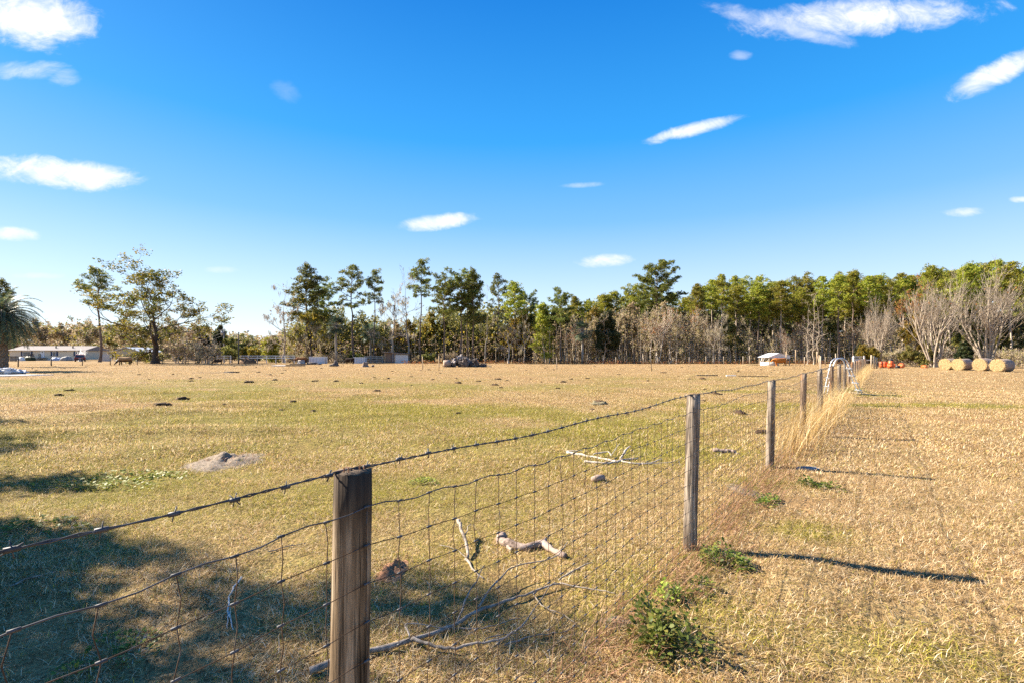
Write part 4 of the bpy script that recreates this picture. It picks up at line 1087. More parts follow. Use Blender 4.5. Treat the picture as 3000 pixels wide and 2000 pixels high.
# ------------------------------------------------------------------ cattle
def cow_mat(name, c1, c2, dark=None, face=None):
    m, nt = newmat(name)
    tc = nt.n('ShaderNodeTexCoord'); P_ = tc.outputs['Object']; sp = nt.n('ShaderNodeSeparateXYZ'); nt.put(sp.inputs[0], P_)
    f = nt.noise(nt.vmath('MULTIPLY', P_, (9, 9, 3)), 1.6, 5, .7)
    col = nt.ramp(f, [(.3, c1), (.7, c2)])
    if dark is not None: col = nt.mix(nt.maprange(nt.math('ADD', sp.outputs[2], nt.math('MULTIPLY', f, .4)), .75, 1.15), dark, col)
    if face is not None: col = nt.mix(nt.math('LESS_THAN', sp.outputs[0], face[0]), col, face[1])
    out(nt, principled(nt, col, .85, .15, 0, f, 1.0, .04)); return m
horn_m = mottled('horn', (.45, .38, .28), (.72, .66, .55), 5, .5, bump=0)
def cow(name, label, px, d, rz, size, mat, horns=True, graze=1.0, shag=.03, seed=0, cat='cow'):
    """built facing -X, withers about 1.25 high before scaling"""
    t = thing(name, label, cat, (X(px, d), d, 0), rz); t.scale = (size,) * 3
    mb = MB()
    def ring_loft(rows, n=14):
        o = len(mb.v)
        for (x, z, ry, rz_, y0) in rows:
            for j in range(n):
                a = 2 * math.pi * j / n; k = 1 + shag * mnoise.noise(Vector((x * 6, math.cos(a) * 3 + seed, math.sin(a) * 3)))
                mb.v.append((x, y0 + ry * k * math.cos(a), z + rz_ * k * math.sin(a)))
        k = len(rows)
        for i in range(k - 1):
            for j in range(n): mb.f.append((o + i * n + j, o + i * n + (j + 1) % n, o + (i + 1) * n + (j + 1) % n, o + (i + 1) * n + j)); mb.m.append(0)
        mb.f.append(tuple(o + j for j in range(n))[::-1]); mb.f.append(tuple(o + (k - 1) * n + j for j in range(n))); mb.m += [0, 0]
    ring_loft([(1.00, .98, .06, .12, 0), (.93, .94, .20, .27, 0), (.72, .92, .30, .34, 0), (.35, .86, .35, .37, 0), (-.05, .83, .36, .39, 0), (-.42, .86, .32, .40, 0), (-.68, .92, .25, .36, 0), (-.82, .95, .16, .26, 0)])
    hz = .95 - .70 * graze
    nk = [(-.62, .98, .22, .30), (-.85, .95 - .18 * graze, .17, .24), (-1.05, .90 - .38 * graze, .13, .19), (-1.18, hz + .13, .12, .16)]
    ring_loft([(a, b, c, e, 0) for a, b, c, e in nk])
    hx = -1.14
    hd = [(hx + .05, hz + .22, .10, .10), (hx - .06, hz + .14, .125, .13), (hx - .20, hz - .02, .105, .11), (hx - .30, hz - .14, .085, .09), (hx - .36, hz - .20, .06, .06)]
    ring_loft([(a, b, c, e, 0) for a, b, c, e in hd], 12)
    for sy in (-1, 1):
        mb.tube([(hx + .02, sy * .10, hz + .22), (hx + .05, sy * .20, hz + .20), (hx + .06, sy * .28, hz + .14)], [.035, .06, .015], 6)
    for (x, sy, sw) in ((-.55, -1, -.05), (-.62, 1, .10)):
        mb.tube([(x, sy * .17, .85), (x + .01, sy * .18, .62), (x + sw * .6, sy * .17, .38), (x + sw, sy * .17, .10), (x + sw - .02, sy * .17, .0)], [.15, .115, .07, .055, .075], 9)
    for (x, sy, sw) in ((.72, -1, .05), (.80, 1, -.06)):
        mb.tube([(x - .04, sy * .18, .92), (x - .06, sy * .19, .68), (x + .07 + sw, sy * .18, .42), (x + .03 + sw, sy * .18, .12), (x + sw, sy * .18, 0)], [.20, .15, .075, .055, .075], 9)
    mb.tube([(.98, 0, 1.12), (1.06, 0, 1.0), (1.07, .01, .7), (1.05, .02, .42), (1.05, .02, .3)], [.05, .03, .022, .05, .02], 6)
    o = mb.build('body', mat, t, True)
    rm = o.modifiers.new('one_skin', 'REMESH'); rm.mode = 'VOXEL'; rm.voxel_size = .022; rm.use_smooth_shade = True
    if horns:
        for sy in (-1, 1):
            m_ = MB(); m_.tube([(hx + .03, sy * .08, hz + .27), (hx + .02, sy * .28, hz + .30), (hx - .06, sy * .46, hz + .40), (hx - .08, sy * .52, hz + .52)], [.035, .03, .02, .006], 7); m_.build('horn', horn_m, t, True)
    return t
tan_c = cow_mat('tan_hide', (.22, .12, .05), (.46, .29, .14), (.06, .035, .02), (-1.05, (.05, .035, .025)))
cow('cow', 'tan long horned cow grazing with head down at the left fence line', 365, 80, R(4), 1.10, tan_c)
calf_m = cow_mat('dark_brown_hide', (.03, .016, .010), (.10, .05, .028))
cow('calf', 'small dark brown calf grazing behind the fence below the utility pole', 638, 86, R(48), .72, calf_m, False, cat='calf', seed=2)
red_m = cow_mat('red_brown_hide', (.14, .05, .018), (.34, .14, .05), (.05, .022, .012))
cow('cow', 'reddish brown shaggy cow standing behind the large grey stump', 881, 92, R(6), .98, red_m, True, .35, .08, 3)
blk_m = cow_mat('black_brown_hide', (.012, .008, .006), (.05, .028, .018), None, (-1.33, (.55, .5, .45)))
cow('cow', 'black cow with reddish back and white muzzle grazing by the pale panel box', 1024, 91, R(-8), .92, blk_m, True, 1.0, .05, 4)
org_m = cow_mat('orange_shaggy_hide', (.30, .085, .015), (.62, .235, .045))
cow('cow', 'orange long haired highland cow eating at the ring feeder', 2285, 74, R(2), .96, org_m, True, .15, .16, 5)
# ------------------------------------------------------------------ buildings and vehicles far off
cream = mottled('cream_siding', (.62, .54, .40), (.74, .66, .51), 1.5, .8, (1, 1, 6), bump=.1)
roof_tan = mottled('shingle_roof', (.19, .165, .15), (.31, .275, .25), 4, .9)
navy = mottled('navy_paint', (.015, .03, .07), (.03, .055, .12), 3, .6, bump=0)
glass = mottled('dark_glass', (.02, .025, .03), (.06, .07, .08), 2, .12, spec=.6, bump=0)
trim = mottled('white_trim', (.70, .70, .68), (.82, .82, .80), 3, .6, bump=0)
dh = 148
home = thing('mobile_home', 'long cream mobile home with navy shutters behind the palm', 'mobile home', (X(141, dh), dh, 0))
def hx_(px): return X(px, dh) - X(141, dh)
def hz_(py): return Z(py, dh)
xl, xr = hx_(28), hx_(251)
m_ = MB(); m_.box(((xl + xr) / 2, 4, (hz_(1025) + .3) / 2), (xr - xl, 8, hz_(1025) - .3)); m_.build('wall', cream, home)
m_ = MB(); m_.prism([(0, hz_(1025.5)), (0, hz_(1024)), (0, 0)], 0, 0) if False else None
rf = MB(); z0, z1 = hz_(1025), hz_(1012.5)
rf.add([(xl - .3, -.4, z0 - .05), (xr + .3, -.4, z0 - .05), (xr + .3, 4, z1), (xl - .3, 4, z1), (xl - .3, 8.4, z0 - .05), (xr + .3, 8.4, z0 - .05),
        (xl - .3, -.4, z0 - .2), (xr + .3, -.4, z0 - .2), (xr + .3, 8.4, z0 - .2), (xl - .3, 8.4, z0 - .2)], [(0, 1, 2, 3), (3, 2, 5, 4), (6, 7, 1, 0), (4, 5, 8, 9), (0, 3, 4, 9, 6), (1, 7, 8, 5, 2), (6, 9, 8, 7)])
ro = rf.build('roof', roof_tan, home)
for px in (148, 198):
    m_ = MB(); m_.tube([(hx_(px), 1.8, z0), (hx_(px), 1.8, z0 + 1.25)], .16, 8); m_.build('vent_pipe', wood_rust if px == 198 else iron_dark, ro)
m_ = MB(); m_.box(((xl + xr) / 2, -.02, .3), (xr - xl - .1, .06, .62)); m_.build('skirting', mottled('pale_skirting', (.5, .48, .44), (.64, .62, .58), 2), home)
def win(px0, px1, py0, py1, sh=5, name='window'):
    x0, x1, za, zb = hx_(px0), hx_(px1), hz_(py1), hz_(py0)
    m_ = MB(); w = .10
    for c, s in (((x0 + x1) / 2, za + w / 2), ((x0 + x1) / 2, zb - w / 2)): m_.box((c, -.05, s), (x1 - x0, .10, w))
    for c in (x0 + w / 2, x1 - w / 2): m_.box((c, -.05, (za + zb) / 2), (w, .10, zb - za - 2 * w))
    m_.box(((x0 + x1) / 2, -.045, (za + zb) / 2), (x1 - x0 - 2 * w, .08, .06))
    f_ = m_.build(name, trim, home)
    g_ = MB(); g_.box(((x0 + x1) / 2, -.02, (za + zb) / 2), (x1 - x0 - .12, .03, zb - za - .12)); g_.build('pane', glass, f_)
    for sx in (px0 - sh, px1 + .6):
        s_ = MB(); s_.box(((hx_(sx) + hx_(sx + sh - .6)) / 2, -.05, (za + zb) / 2), (hx_(sx + sh - .6) - hx_(sx), .08, zb - za + .15)); s_.build('shutter', navy, home)
win(67, 91, 1029, 1042); win(154, 165, 1029, 1041.5); win(221, 229, 1029, 1041.5)
m_ = MB(); m_.box((hx_(125), -.05, (hz_(1047) + hz_(1027)) / 2), (hx_(131) - hx_(119.5), .08, hz_(1027) - hz_(1047))); dr_ = m_.build('door', trim, home)
m_ = MB(); m_.box((hx_(125), -.11, hz_(1031)), (.35, .04, .30)); m_.build('window_pane', glass, dr_)
m_ = MB(); m_.box((hx_(190), -.05, hz_(1026.8)), (1.1, .05, .18)); m_.build('vent_grille', iron_dark, home)
po = MB(); po.box((hx_(121), -1.1, .75), (hx_(138) - hx_(103), 1.9, .15)); deck = po.build('porch_deck', grey_board, home)
pr = MB()
for px in (103, 108, 113, 118, 133, 138): pr.box((hx_(px), -2.0, 1.2), (.12, .12, 1.6))
pr.beam((hx_(103), -2.0, 1.95), (hx_(118), -2.0, 1.95), .12, .12); pr.beam((hx_(103), -2.0, 1.4), (hx_(118), -2.0, 1.4), .08, .08); pr.beam((hx_(132), -2.0, 1.95), (hx_(138), -2.0, 1.95), .12, .12)
pr.build('porch_railing', iron_dark, deck)
for i in range(3): m_ = MB(); m_.box((hx_(127), -2.3 - .35 * i, .62 - .2 * i), (1.3, .35, .06)); m_.build('porch_step', grey_board, deck)
# yard things in front of the home
tarp_b = mottled('blue_grey_tarp', (.18, .24, .36), (.50, .56, .66), 2.5, .6, bump=.5, bdist=.1)
def heap(name, label, cat, px, d, r, mat, seed, amp=.4, base=0.0):
    mb = MB(); mb.blob((0, 0, r[2] * .35), r, seed, amp, 2.0, 18, 10); o = mb.build(name, mat, None, True); o.location = (X(px, d), d, base); return tag(o, label, cat)
heap('tarp_heap', 'blue grey tarp heap by the home below the middle window', 'tarp', 165, 141, (1.5, .8, .75), tarp_b, 1)
heap('tarp_heap', 'grey pile of yard clutter between the tarp and the red vehicle', 'clutter', 193, 140, (1.6, .9, .95), mottled('grey_clutter', (.12, .12, .12), (.40, .38, .35), 3, .8, bump=.6, bdist=.1), 2)
heap('bush', 'low dark green bush under the wide window of the home', 'bush', 86, 140, (1.7, .8, 1.0), dark_leaf, 3, .5)
heap('box_heap', 'pale crate pile at the left end of the home', 'crates', 63, 138, (.9, .6, .8), white_paint, 4, .25)
pk = thing('picket_fence', 'dark picket fence of pointed boards left of the home', 'fence', (X(26, 122), 122, 0))
for i in range(8):
    m_ = MB(); w = .20; x = i * .335; m_.prism([(x - w / 2, 0), (x + w / 2, 0), (x + w / 2, 1.35), (x, 1.5), (x - w / 2, 1.35)], -.03, 0); m_.build('picket', post_dark, pk)
m_ = MB(); m_.beam((-.1, .03, .45), (2.5, .03, .45), .05, .1); m_.build('rail', post_dark, pk); m_ = MB(); m_.beam((-.1, .03, 1.1), (2.5, .03, 1.1), .05, .1); m_.build('rail', post_dark, pk)
# parked red vehicle seen from behind
red_paint = mottled('red_car_paint', (.20, .012, .012), (.30, .025, .02), 2, .3, spec=.5, bump=0)
car = thing('parked_car', 'dark red vehicle parked with its rear towards the pasture', 'car', (X(234, 122), 122, 0), R(40))
m_ = MB(); w = 1.08
sec = [(0.0, .45, .95, 1.0), (.05, .42, 1.0, 1.0), (.8, .38, 1.05, 1.02), (3.6, .38, 1.0, 1.0), (4.6, .45, .92, .9)]
def loft_car(mb, rows):
    o = len(mb.v)
    for (y, za, zb, wf) in rows:
        ww = w * wf
        for (x, z) in ((-ww * .92, za), (-ww, za + .12), (-ww, (za + zb) / 2 + .1), (-ww * .95, zb), (ww * .95, zb), (ww, (za + zb) / 2 + .1), (ww, za + .12), (ww * .92, za)): mb.v.append((x, y, z))
    for i in range(len(rows) - 1):
        for j in range(8): mb.f.append((o + i * 8 + j, o + i * 8 + (j + 1) % 8, o + (i + 1) * 8 + (j + 1) % 8, o + (i + 1) * 8 + j)); mb.m.append(0)
    mb.f.append(tuple(o + j for j in range(8))); mb.f.append(tuple(o + (len(rows) - 1) * 8 + 7 - j for j in range(8))); mb.m += [0, 0]
loft_car(m_, sec); m_.build('body', red_paint, car)
m_ = MB(); w = .98; loft_car(m_, [(.03, .98, 1.05, .98), (.25, .98, 1.78, .86), (1.6, .98, 1.85, .86), (2.9, .98, 1.8, .84), (3.6, .98, 1.05, .95)]); m_.build('cabin', red_paint, car)
m_ = MB(); m_.add([(-.82, .06, 1.12), (.82, .06, 1.12), (.74, .235, 1.68), (-.74, .235, 1.68), (-.82, .02, 1.12), (.82, .02, 1.12), (.74, .195, 1.69), (-.74, .195, 1.69)], [(0, 3, 2, 1), (4, 5, 6, 7), (0, 1, 5, 4), (1, 2, 6, 5), (2, 3, 7, 6), (3, 0, 4, 7)]); m_.build('rear_window', glass, car)
m_ = MB(); m_.box((0, -.06, .58), (2.0, .16, .22)); m_.build('bumper', iron_dark, car)
for sx in (-1, 1): m_ = MB(); m_.box((sx * .92, -.02, .92), (.16, .08, .30)); m_.build('tail_light', mottled('lamp_red', (.3, .01, .01), (.4, .02, .02), 3, .3, bump=0), car)
m_ = MB(); m_.box((0, -.03, .78), (.52, .04, .16)); m_.build('number_plate', trim, car)
for sx in (-1, 1):
    for y in (.95, 3.7):
        m_ = MB(); m_.lathe([(.18, -.11), (.34, -.11), (.36, -.06), (.36, .06), (.34, .11), (.18, .11)], 18, 0, Matrix.Translation((sx * .92, y, .36)) @ Matrix.Rotation(R(90), 4, 'Y')); wh = m_.build('wheel', black_pl, car, True)
        m_ = MB(); m_.lathe([(.05, -.09), (.19, -.08), (.2, .0), (.19, .08), (.05, .09)], 14, 0, Matrix.Translation((sx * .92, y, .36)) @ Matrix.Rotation(R(90), 4, 'Y')); m_.build('rim', alu, wh, True)
rgp = np.random.default_rng(3); n = 90; a = rgp.uniform(0, 6.28, n); l = rgp.uniform(.0, .75, n)
Vv, Fc = blade_field(np.stack([rgp.normal(0, .2, n), rgp.normal(0, .2, n), a * 0], 1), 2.9 + 0 * a, .16, (0, 0, 1), .28, rgp, .2)
o = link('pampas_clump', npmesh('pampas_clump', Vv, Fc, leafmat('white_plumes', (.62, .62, .60), (.84, .84, .82), None, .3))); o.location = (X(234, 129), 129, 0); tag(o, 'white spiky plume plant rising behind the red vehicle', 'plant')
# gabled shed and its panel
dg_ = 132
gs = thing('gable_shed', 'beige gabled outbuilding with a white roof edge behind the tan cow', 'shed', (X(372, dg_), dg_, 0))
m_ = MB(); m_.prism([(-2.9, 0), (4.2, 0), (4.2, 2.3), (0, 3.55), (-2.9, 2.7)], 0, 8); m_.build('wall', mottled('beige_wall', (.40, .34, .25), (.54, .47, .36), 2, .85), gs)
for a, b in (((-5.0, 2.25), (0, 3.66)), ((0, 3.66), (4.7, 2.3))):
    m_ = MB(); m_.prism([a, b, (b[0], b[1] + .14), (a[0], a[1] + .14)], -.4, 8.4); m_.build('roof', galv, gs)
for x in (-4.6, -3.6): m_ = MB(); m_.box((x, .3, 1.15), (.14, .14, 2.35)); m_.build('porch_post', trim, gs)
m_ = MB(); m_.box((-3.2, .9, 1.1), (.9, .05, 2.0)); m_.build('door', post_tan, gs)
m_ = MB(); m_.box((0, 0, .95), (X(322, 128) - X(297, 128), .08, 1.9)); o = m_.build('privacy_panel', mottled('grey_tin', (.38, .37, .35), (.52, .51, .48), 2, .7, (6, 1, 1)), None); o.location = (X(309, 128), 128, 0); tag(o, 'grey flat fence panel between the tall pine trunk and the gabled shed', 'panel')
heap('tarp_heap', 'pale tarp covered load under the eave of the gabled shed', 'tarp', 349, 120, (.7, .5, .55), tarp_b, 8, .35)
# utility poles
pole_m = mottled('utility_pole_wood', (.16, .14, .12), (.34, .31, .28), 3, .9, (2, 2, .3))
up = thing('utility_pole', 'grey utility pole carrying a transformer can above the trees', 'utility pole', (X(656, 118), 118, 0))
m_ = MB(); m_.tube([(0, 0, -.2), (0, 0, 4), (.02, 0, Z(963, 118))], [.17, .15, .12], 9); m_.build('pole', pole_m, up, True)
m_ = MB(); m_.lathe([(.1, 0), (.26, .05), (.27, .85), (.2, .95), (.05, 1.0)], 14, 0, Matrix.Translation((-.42, -.1, Z(982, 118)))); m_.build('transformer', galv, up, True)
m_ = MB(); m_.beam((-1.4, 0, Z(966, 118)), (.5, 0, Z(966, 118)), .1, .1); m_.build('crossarm', pole_m, up)
m_ = MB()
for k in range(3): m_.tube([Vector((-.3, 0, Z(966 + 9 * k, 118))).lerp(Vector((-26, 22, 6.5 - k * .6)), i / 10) + Vector((0, 0, -.9 * math.sin(math.pi * i / 10))) for i in range(11)], .02, 3)
m_.build('cable', iron_dark, up)
lp = thing('utility_pole', 'dark slim pole with a long yard lamp arm reaching right', 'lamp pole', (X(699, 90), 90, 0))
m_ = MB(); m_.tube([(0, 0, -.2), (0, 0, 3), (0, 0, Z(973, 90))], [.13, .11, .09], 9); m_.build('pole', mottled('dark_pole', (.07, .06, .045), (.17, .145, .11), 3, .9), lp, True)
m_ = MB(); m_.tube([(.0, 0, Z(977, 90)), (.7, 0, Z(972, 90)), (1.3, 0, Z(970, 90))], .035, 6); m_.build('arm', alu, lp, True)
m_ = MB(); m_.blob((1.65, 0, Z(969.5, 90)), (.42, .16, .09), 1, .05, 1, 12, 8); m_.build('lamp_head', alu, lp, True)
# pale panel boxes, shed, corral things
def panel_box(label, px0, px1, d, h, rz=0.0, seed=0):
    wd = X(px1, d) - X(px0, d); t = thing('panel_box', label, 'metal box', (X(px0, d), d, 0), rz, 'pale metal boxes by the far tree line')
    m_ = MB(); m_.box((wd / 2, .75, h / 2), (wd, 1.5, h)); m_.build('body', mottled('pale_blue_metal', (.50, .55, .62), (.70, .74, .80), 2, .55, bump=.1), t)
    for i in range(5): r_ = MB(); r_.box((wd * (i + .5) / 5, -.02, h / 2), (.05, .05, h - .1)); r_.build('rib', galv, t)
    m_ = MB(); m_.box((wd / 2, .75, h + .03), (wd + .08, 1.58, .06)); m_.build('lid', white_paint, t); return t
panel_box('long pale metal box standing behind the dark log and big stump', 905, 951, 94, 1.28)
panel_box('short pale metal box right behind the black cow', 1035, 1069, 96, 1.15)
ds = 98
sh = thing('lean_to_shed', 'low wooden lean-to shed with a tin sided right half', 'shed', (X(1128, ds), ds, 0))
wsh = X(1196, ds) - X(1128, ds); hs1, hs2 = Z(1031, ds), Z(1037, ds)
m_ = MB(); m_.prism([(-.5, hs1), (wsh + .3, hs2), (wsh + .3, hs2 + .12), (-.5, hs1 + .12)], -.5, 3.2); m_.build('roof', mottled('rusty_tin', (.10, .075, .06), (.26, .20, .16), 3, .8), sh)
xm = X(1158, ds) - X(1128, ds)
m_ = MB(); m_.box(((xm + wsh) / 2, 0, (hs2 - .05) / 2), (wsh - xm, .06, hs2 - .06)); tin = m_.build('tin_wall', mottled('corrugated_tin', (.36, .38, .41), (.58, .60, .63), 2, .5, (1, 1, 8), metal=.2), sh)
for i in range(9): m_ = MB(); m_.box(((xm + wsh) / 2, -.045, .18 + i * .21), (wsh - xm - .02, .03, .05)); m_.build('rib', galv, tin)
m_ = MB(); m_.box((wsh / 2, 2.9, hs2 / 2), (wsh, .06, hs2)); m_.build('back_wall', post_dark, sh)
m_ = MB(); m_.box((.75, .1, hs1 / 2), (1.4, .06, hs1 - .1)); m_.build('plank_wall', mottled('brown_planks', (.09, .065, .05), (.24, .18, .14), 3, .9, (8, 1, .5)), sh)
for x in (0.02, 1.62, xm - .08): m_ = MB(); m_.box((x, -.05, hs1 / 2), (.13, .13, hs1)); m_.build('post', post_tan, sh)
m_ = MB(); m_.box((1.65, -.08, hs1 * .45), (.5, .05, hs1 * .85)); m_.build('door', navy, sh)
dsm = 128
for lb, px0, px1, d, h, zr, rm, wm_ in (('dark low building with a pale roof edge behind the tall pines', 1388, 1426, 122, 2.0, 2.7, roof_tan, post_dark), ('green roofed house mostly hidden among palms and pines', 1092, 1152, 135, 3.6, 6.2, mottled('green_roof', (.03, .085, .065), (.07, .15, .11), 3, .7), cream),
                                      ('small white shed glimpsed between the mossy trees', 854, 869, 140, 2.0, 2.6, galv, white_paint), ('long dark shed deep in the woods left of the young pine', 1492, 1560, 124, 1.6, 2.2, post_dark, post_dark)):
    wd = X(px1, d) - X(px0, d); t = thing('hidden_building', lb, 'building', (X(px0, d), d, 0))
    m_ = MB(); m_.box((wd / 2, 2.5, h / 2), (wd, 5, h)); m_.build('wall', wm_, t)
    m_ = MB(); m_.add([(-.4, -.5, h - .1), (wd + .4, -.5, h - .1), (wd + .4, 2.5, zr), (-.4, 2.5, zr), (-.4, 5.5, h - .1), (wd + .4, 5.5, h - .1)], [(0, 1, 2, 3), (3, 2, 5, 4), (0, 3, 4), (1, 5, 2), (0, 4, 5, 1)]); m_.build('roof', rm, t)
    m_ = MB(); m_.box((wd * .3, -.04, h * .55), (wd * .15, .06, h * .4)); m_.build('window', glass, t)
# stumps, logs, planks, slab
def stump(label, px, d, r, h, seed, mat):
    t = thing('tree_stump', label, 'stump', (X(px, d), d, 0)); mb = MB(); n = 18
    for (z, k) in ((-.05, 1.35), (.12, 1.15), (.4, .92), (.8, .82), (1.0, .8)):
        for j in range(n):
            a = 2 * math.pi * j / n; q = 1 + (.22 if z < .3 else .10) * math.sin(a * 5 + seed) + .1 * mnoise.noise(Vector((math.cos(a) * 2, math.sin(a) * 2, seed)))
            mb.v.append((r * k * q * math.cos(a), r * k * q * math.sin(a), h * z * (1 + .06 * math.sin(a * 2 + seed) * (z > .9))))
    for i in range(4):
        for j in range(n): mb.f.append((i * n + j, i * n + (j + 1) % n, (i + 1) * n + (j + 1) % n, (i + 1) * n + j)); mb.m.append(0)
    mb.f.append(tuple(4 * n + j for j in range(n))); mb.m.append(1)
    mb.build('stump_wood', [mat, branch_m], t, True)
stump('broad grey weathered stump with flaring roots in front of the red cow', 883, 83, .62, .78, 2, mottled('stump_bark', (.14, .125, .12), (.42, .39, .36), 3, .9, (1, 1, .4), bump=.8, bdist=.06))
stump('small brown cut stump on the pasture right of the black cow', 1070, 67, .40, .62, 5, mottled('brown_stump', (.10, .07, .055), (.32, .25, .2), 4, .9, (1, 1, .4), bump=.8, bdist=.05))
def glog(name, label, cat, px0, px1, d, r, mat, z=None, dy=0.0, sq=False):
    mb = MB(); a = (0, 0, z or r * .8); b = (X(px1, d) - X(px0, d), dy, z or r * .8)
    if sq: mb.beam(a, b, r * 2.4, r)
    else: mb.tube([a, Vector(a).lerp(Vector(b), .5) + Vector((0, 0, .02)), b], [r, r * .95, r * .85], 10)
    o = mb.build(name, mat, None, not sq); o.location = (X(px0, d), d, 0); return tag(o, label, cat)
glog('fallen_log', 'dark thick log lying before the long pale metal box', 'log', 900, 931, 83, .22, mottled('dark_log', (.06, .05, .045), (.20, .17, .15), 4, .9))
glog('fallen_log', 'thinner dark log end right of the thick log', 'log', 928, 942, 82, .12, MATS['dark_log'])
glog('fallen_log', 'short dark log with upturned roots left of the black cow', 'log', 966, 978, 70, .17, MATS['dark_log'])
heap('root_heap', 'dark twisted root heap beside the short log', 'roots', 984, 70, (.42, .3, .45), MATS['dark_log'], 5, .9)
glog('fallen_log', 'small brown wood block next to the cut stump', 'log', 1089, 1096, 67, .16, MATS['brown_stump'])
glog('plank', 'long pale weathered plank lying flat left of the pasture middle', 'plank', 562, 690, 43.5, .035, MATS['bleached_branch'], dy=.8, sq=True)
glog('plank', 'dark log lying along the far end of the long pale plank', 'log', 658, 700, 44.2, .07, post_dark)
glog('plank', 'long dark board on the ground, left one of the row in mid pasture', 'board', 2040, 2102, 37.4, .07, post_dark, sq=True)
glog('plank', 'short whitish board between the two dark boards on the pasture', 'board', 2128, 2155, 37.0, .07, white_paint, sq=True)
glog('plank', 'thin dark board lying right of the whitish board', 'board', 2160, 2240, 36.6, .045, post_dark, sq=True, dy=-.5)
for i, (px, py, L, lb) in enumerate(((803, 1071.5, 3.4, 'wide whitish sheet of boards lying flat behind the pasture middle'), (838, 1074, 2.6, 'dark timber lying over the whitish boards'), (850, 1069, 2.4, 'second dark timber at the back of the board pile'))):
    d = D(py); o_ = MB(); o_.box((L / 2, 0, .07 + .12 * (i > 0)), (L, 1.6 if i == 0 else .3, .10 if i == 0 else .16), .05 * i); o = o_.build('timber', white_paint if i == 0 else post_dark, None); o.location = (X(px, d), d, 0); tag(o, lb, 'timber')
dsb = 38.0
m_ = MB(); m_.add([(X(-40, dsb), -1.6, .05), (X(30, dsb), -1.5, .05), (X(115, dsb), 1.2, .05), (X(-40, dsb), 1.4, .05), (X(-40, dsb), -1.6, -.1), (X(30, dsb), -1.5, -.1), (X(115, dsb), 1.2, -.1), (X(-40, dsb), 1.4, -.1)], [(0, 1, 2, 3), (7, 6, 5, 4), (0, 4, 5, 1), (1, 5, 6, 2), (2, 6, 7, 3), (3, 7, 4, 0)])
o = m_.build('concrete_slab', mottled('concrete', (.50, .48, .46), (.66, .64, .61), 2, .9), None); o.location = (0, dsb, 0); tag(o, 'pale concrete slab lying in the grass at the palm foot', 'slab')
tp_ = MB(); rg_ = rnd(3)
for i in range(7): tp_.blob((i * .28 - .9, rg_.gauss(0, .3), .18 + .1 * (i % 3)), (.5, .4, .25), i + 30, .7, 2.2, 14, 8)
o = tp_.build('tarp_heap', mottled('grey_tarp', (.30, .32, .35), (.66, .66, .66), 2.5, .5, bump=.6, bdist=.06), None); o.location = (X(8, 39.5), 39.5, 0); tag(o, 'crumpled grey white tarp heap on the concrete slab by the palm', 'tarp')
# debris pile
conc = mottled('broken_concrete', (.15, .12, .105), (.42, .36, .315), 4, .9, bump=.8, bdist=.05); conc2 = mottled('dirty_rubble', (.05, .038, .03), (.20, .16, .135), 4, .9, bump=.8, bdist=.05)
rk = []
for i in range(6):
    mb = MB(); mb.blob((0, 0, 0), (.5, .42, .36), 60 + i, 1.0, 1.9, 9, 6); rk.append(mb.mesh('rubble_chunk', conc if i % 2 else conc2))
rgr = rnd(9); dp = 66.0
for i in range(72):
    u = rgr.uniform(-1, 1); px = 1362 + u * 58; q = 1 - abs(u + .05) ** 1.6
    z = rgr.uniform(.05, max(.12, 1.75 * q)) ** 1.0; y = dp + rgr.gauss(0, .7) * q - .3 + z * .3
    o = link('rubble_chunk', rk[rgr.randrange(6)]); k = rgr.uniform(.4, 1.05) * (.75 + .35 * q); o.location = (X(px, y), y, z * .8); o.rotation_euler = (rgr.uniform(0, 6), rgr.uniform(0, 6), rgr.uniform(0, 6)); o.scale = (k * rgr.uniform(.7, 1.3), k, k * rgr.uniform(.6, 1))
    tag(o, 'broken grey concrete chunk tumbled in the debris pile', 'rubble', 'chunks of the debris pile')
m_ = MB(); m_.tube([(-.5, 0, .45), (.35, .25, .52)], [.50, .46], 14); o = m_.build('rubble_log', log_m, None, True); o.location = (X(1311, 65), 65, 0); tag(o, 'thick round log butt at the left end of the debris pile', 'log')
for a, b, lb in (((1385, 67, .75), (1440, 65, .08), 'long dark timber sliding off the right side of the debris pile'), ((1340, 66, 1.05), (1395, 66, 1.25), 'dark plank across the top of the debris pile'), ((1398, 67, 1.2), (1372, 66, .6), 'short dark board propped on the debris pile')):
    m_ = MB(); p = Vector((X(a[0], a[1]), a[1], a[2])); q = Vector((X(b[0], b[1]), b[1], b[2])); m_.beam((0, 0, 0), q - p, .22, .07); o = m_.build('rubble_timber', post_dark, None); o.location = p; tag(o, lb, 'timber')
# ------------------------------------------------------------------ tree kinds
kind('pine_full', pine(1, 22, .42, 4.3, 44, 'round', .30, 9), bark_pine, [needles])
kind('pine_open', pine(2, 22, .55, 3.9, 26, 'round', .24, 8, subs=3), bark_pine, [needles])
kind('pine_slim', pine(3, 23, .66, 3.0, 24, 'round', .23, 9, .02), bark_pine, [needles])
kind('pine_umbrella', pine(4, 22, .60, 4.2, 32, 'umbrella', .25, 9), bark_pine, [needles])
kind('pine_layered', pine(5, 24, .62, 6.2, 40, 'layers', .32, 11), bark_pine, [needles])
kind('pine_wood', pine(6, 21, .60, 3.0, 34, 'round', .22, 9), bark_pine, [needles_bright])
kind('pine_wood_slim', pine(7, 22, .66, 2.6, 28, 'round', .19, 9), bark_tan, [needles_bright])
kind('pine_wood_wide', pine(8, 21, .55, 3.6, 36, 'umbrella', .24, 9), bark_tan, [needles_bright])
kind('pine_young', pine(9, 12, .12, 2.8, 46, 'cone', .14, 9, subs=4), bark_pine, [needles_bright])
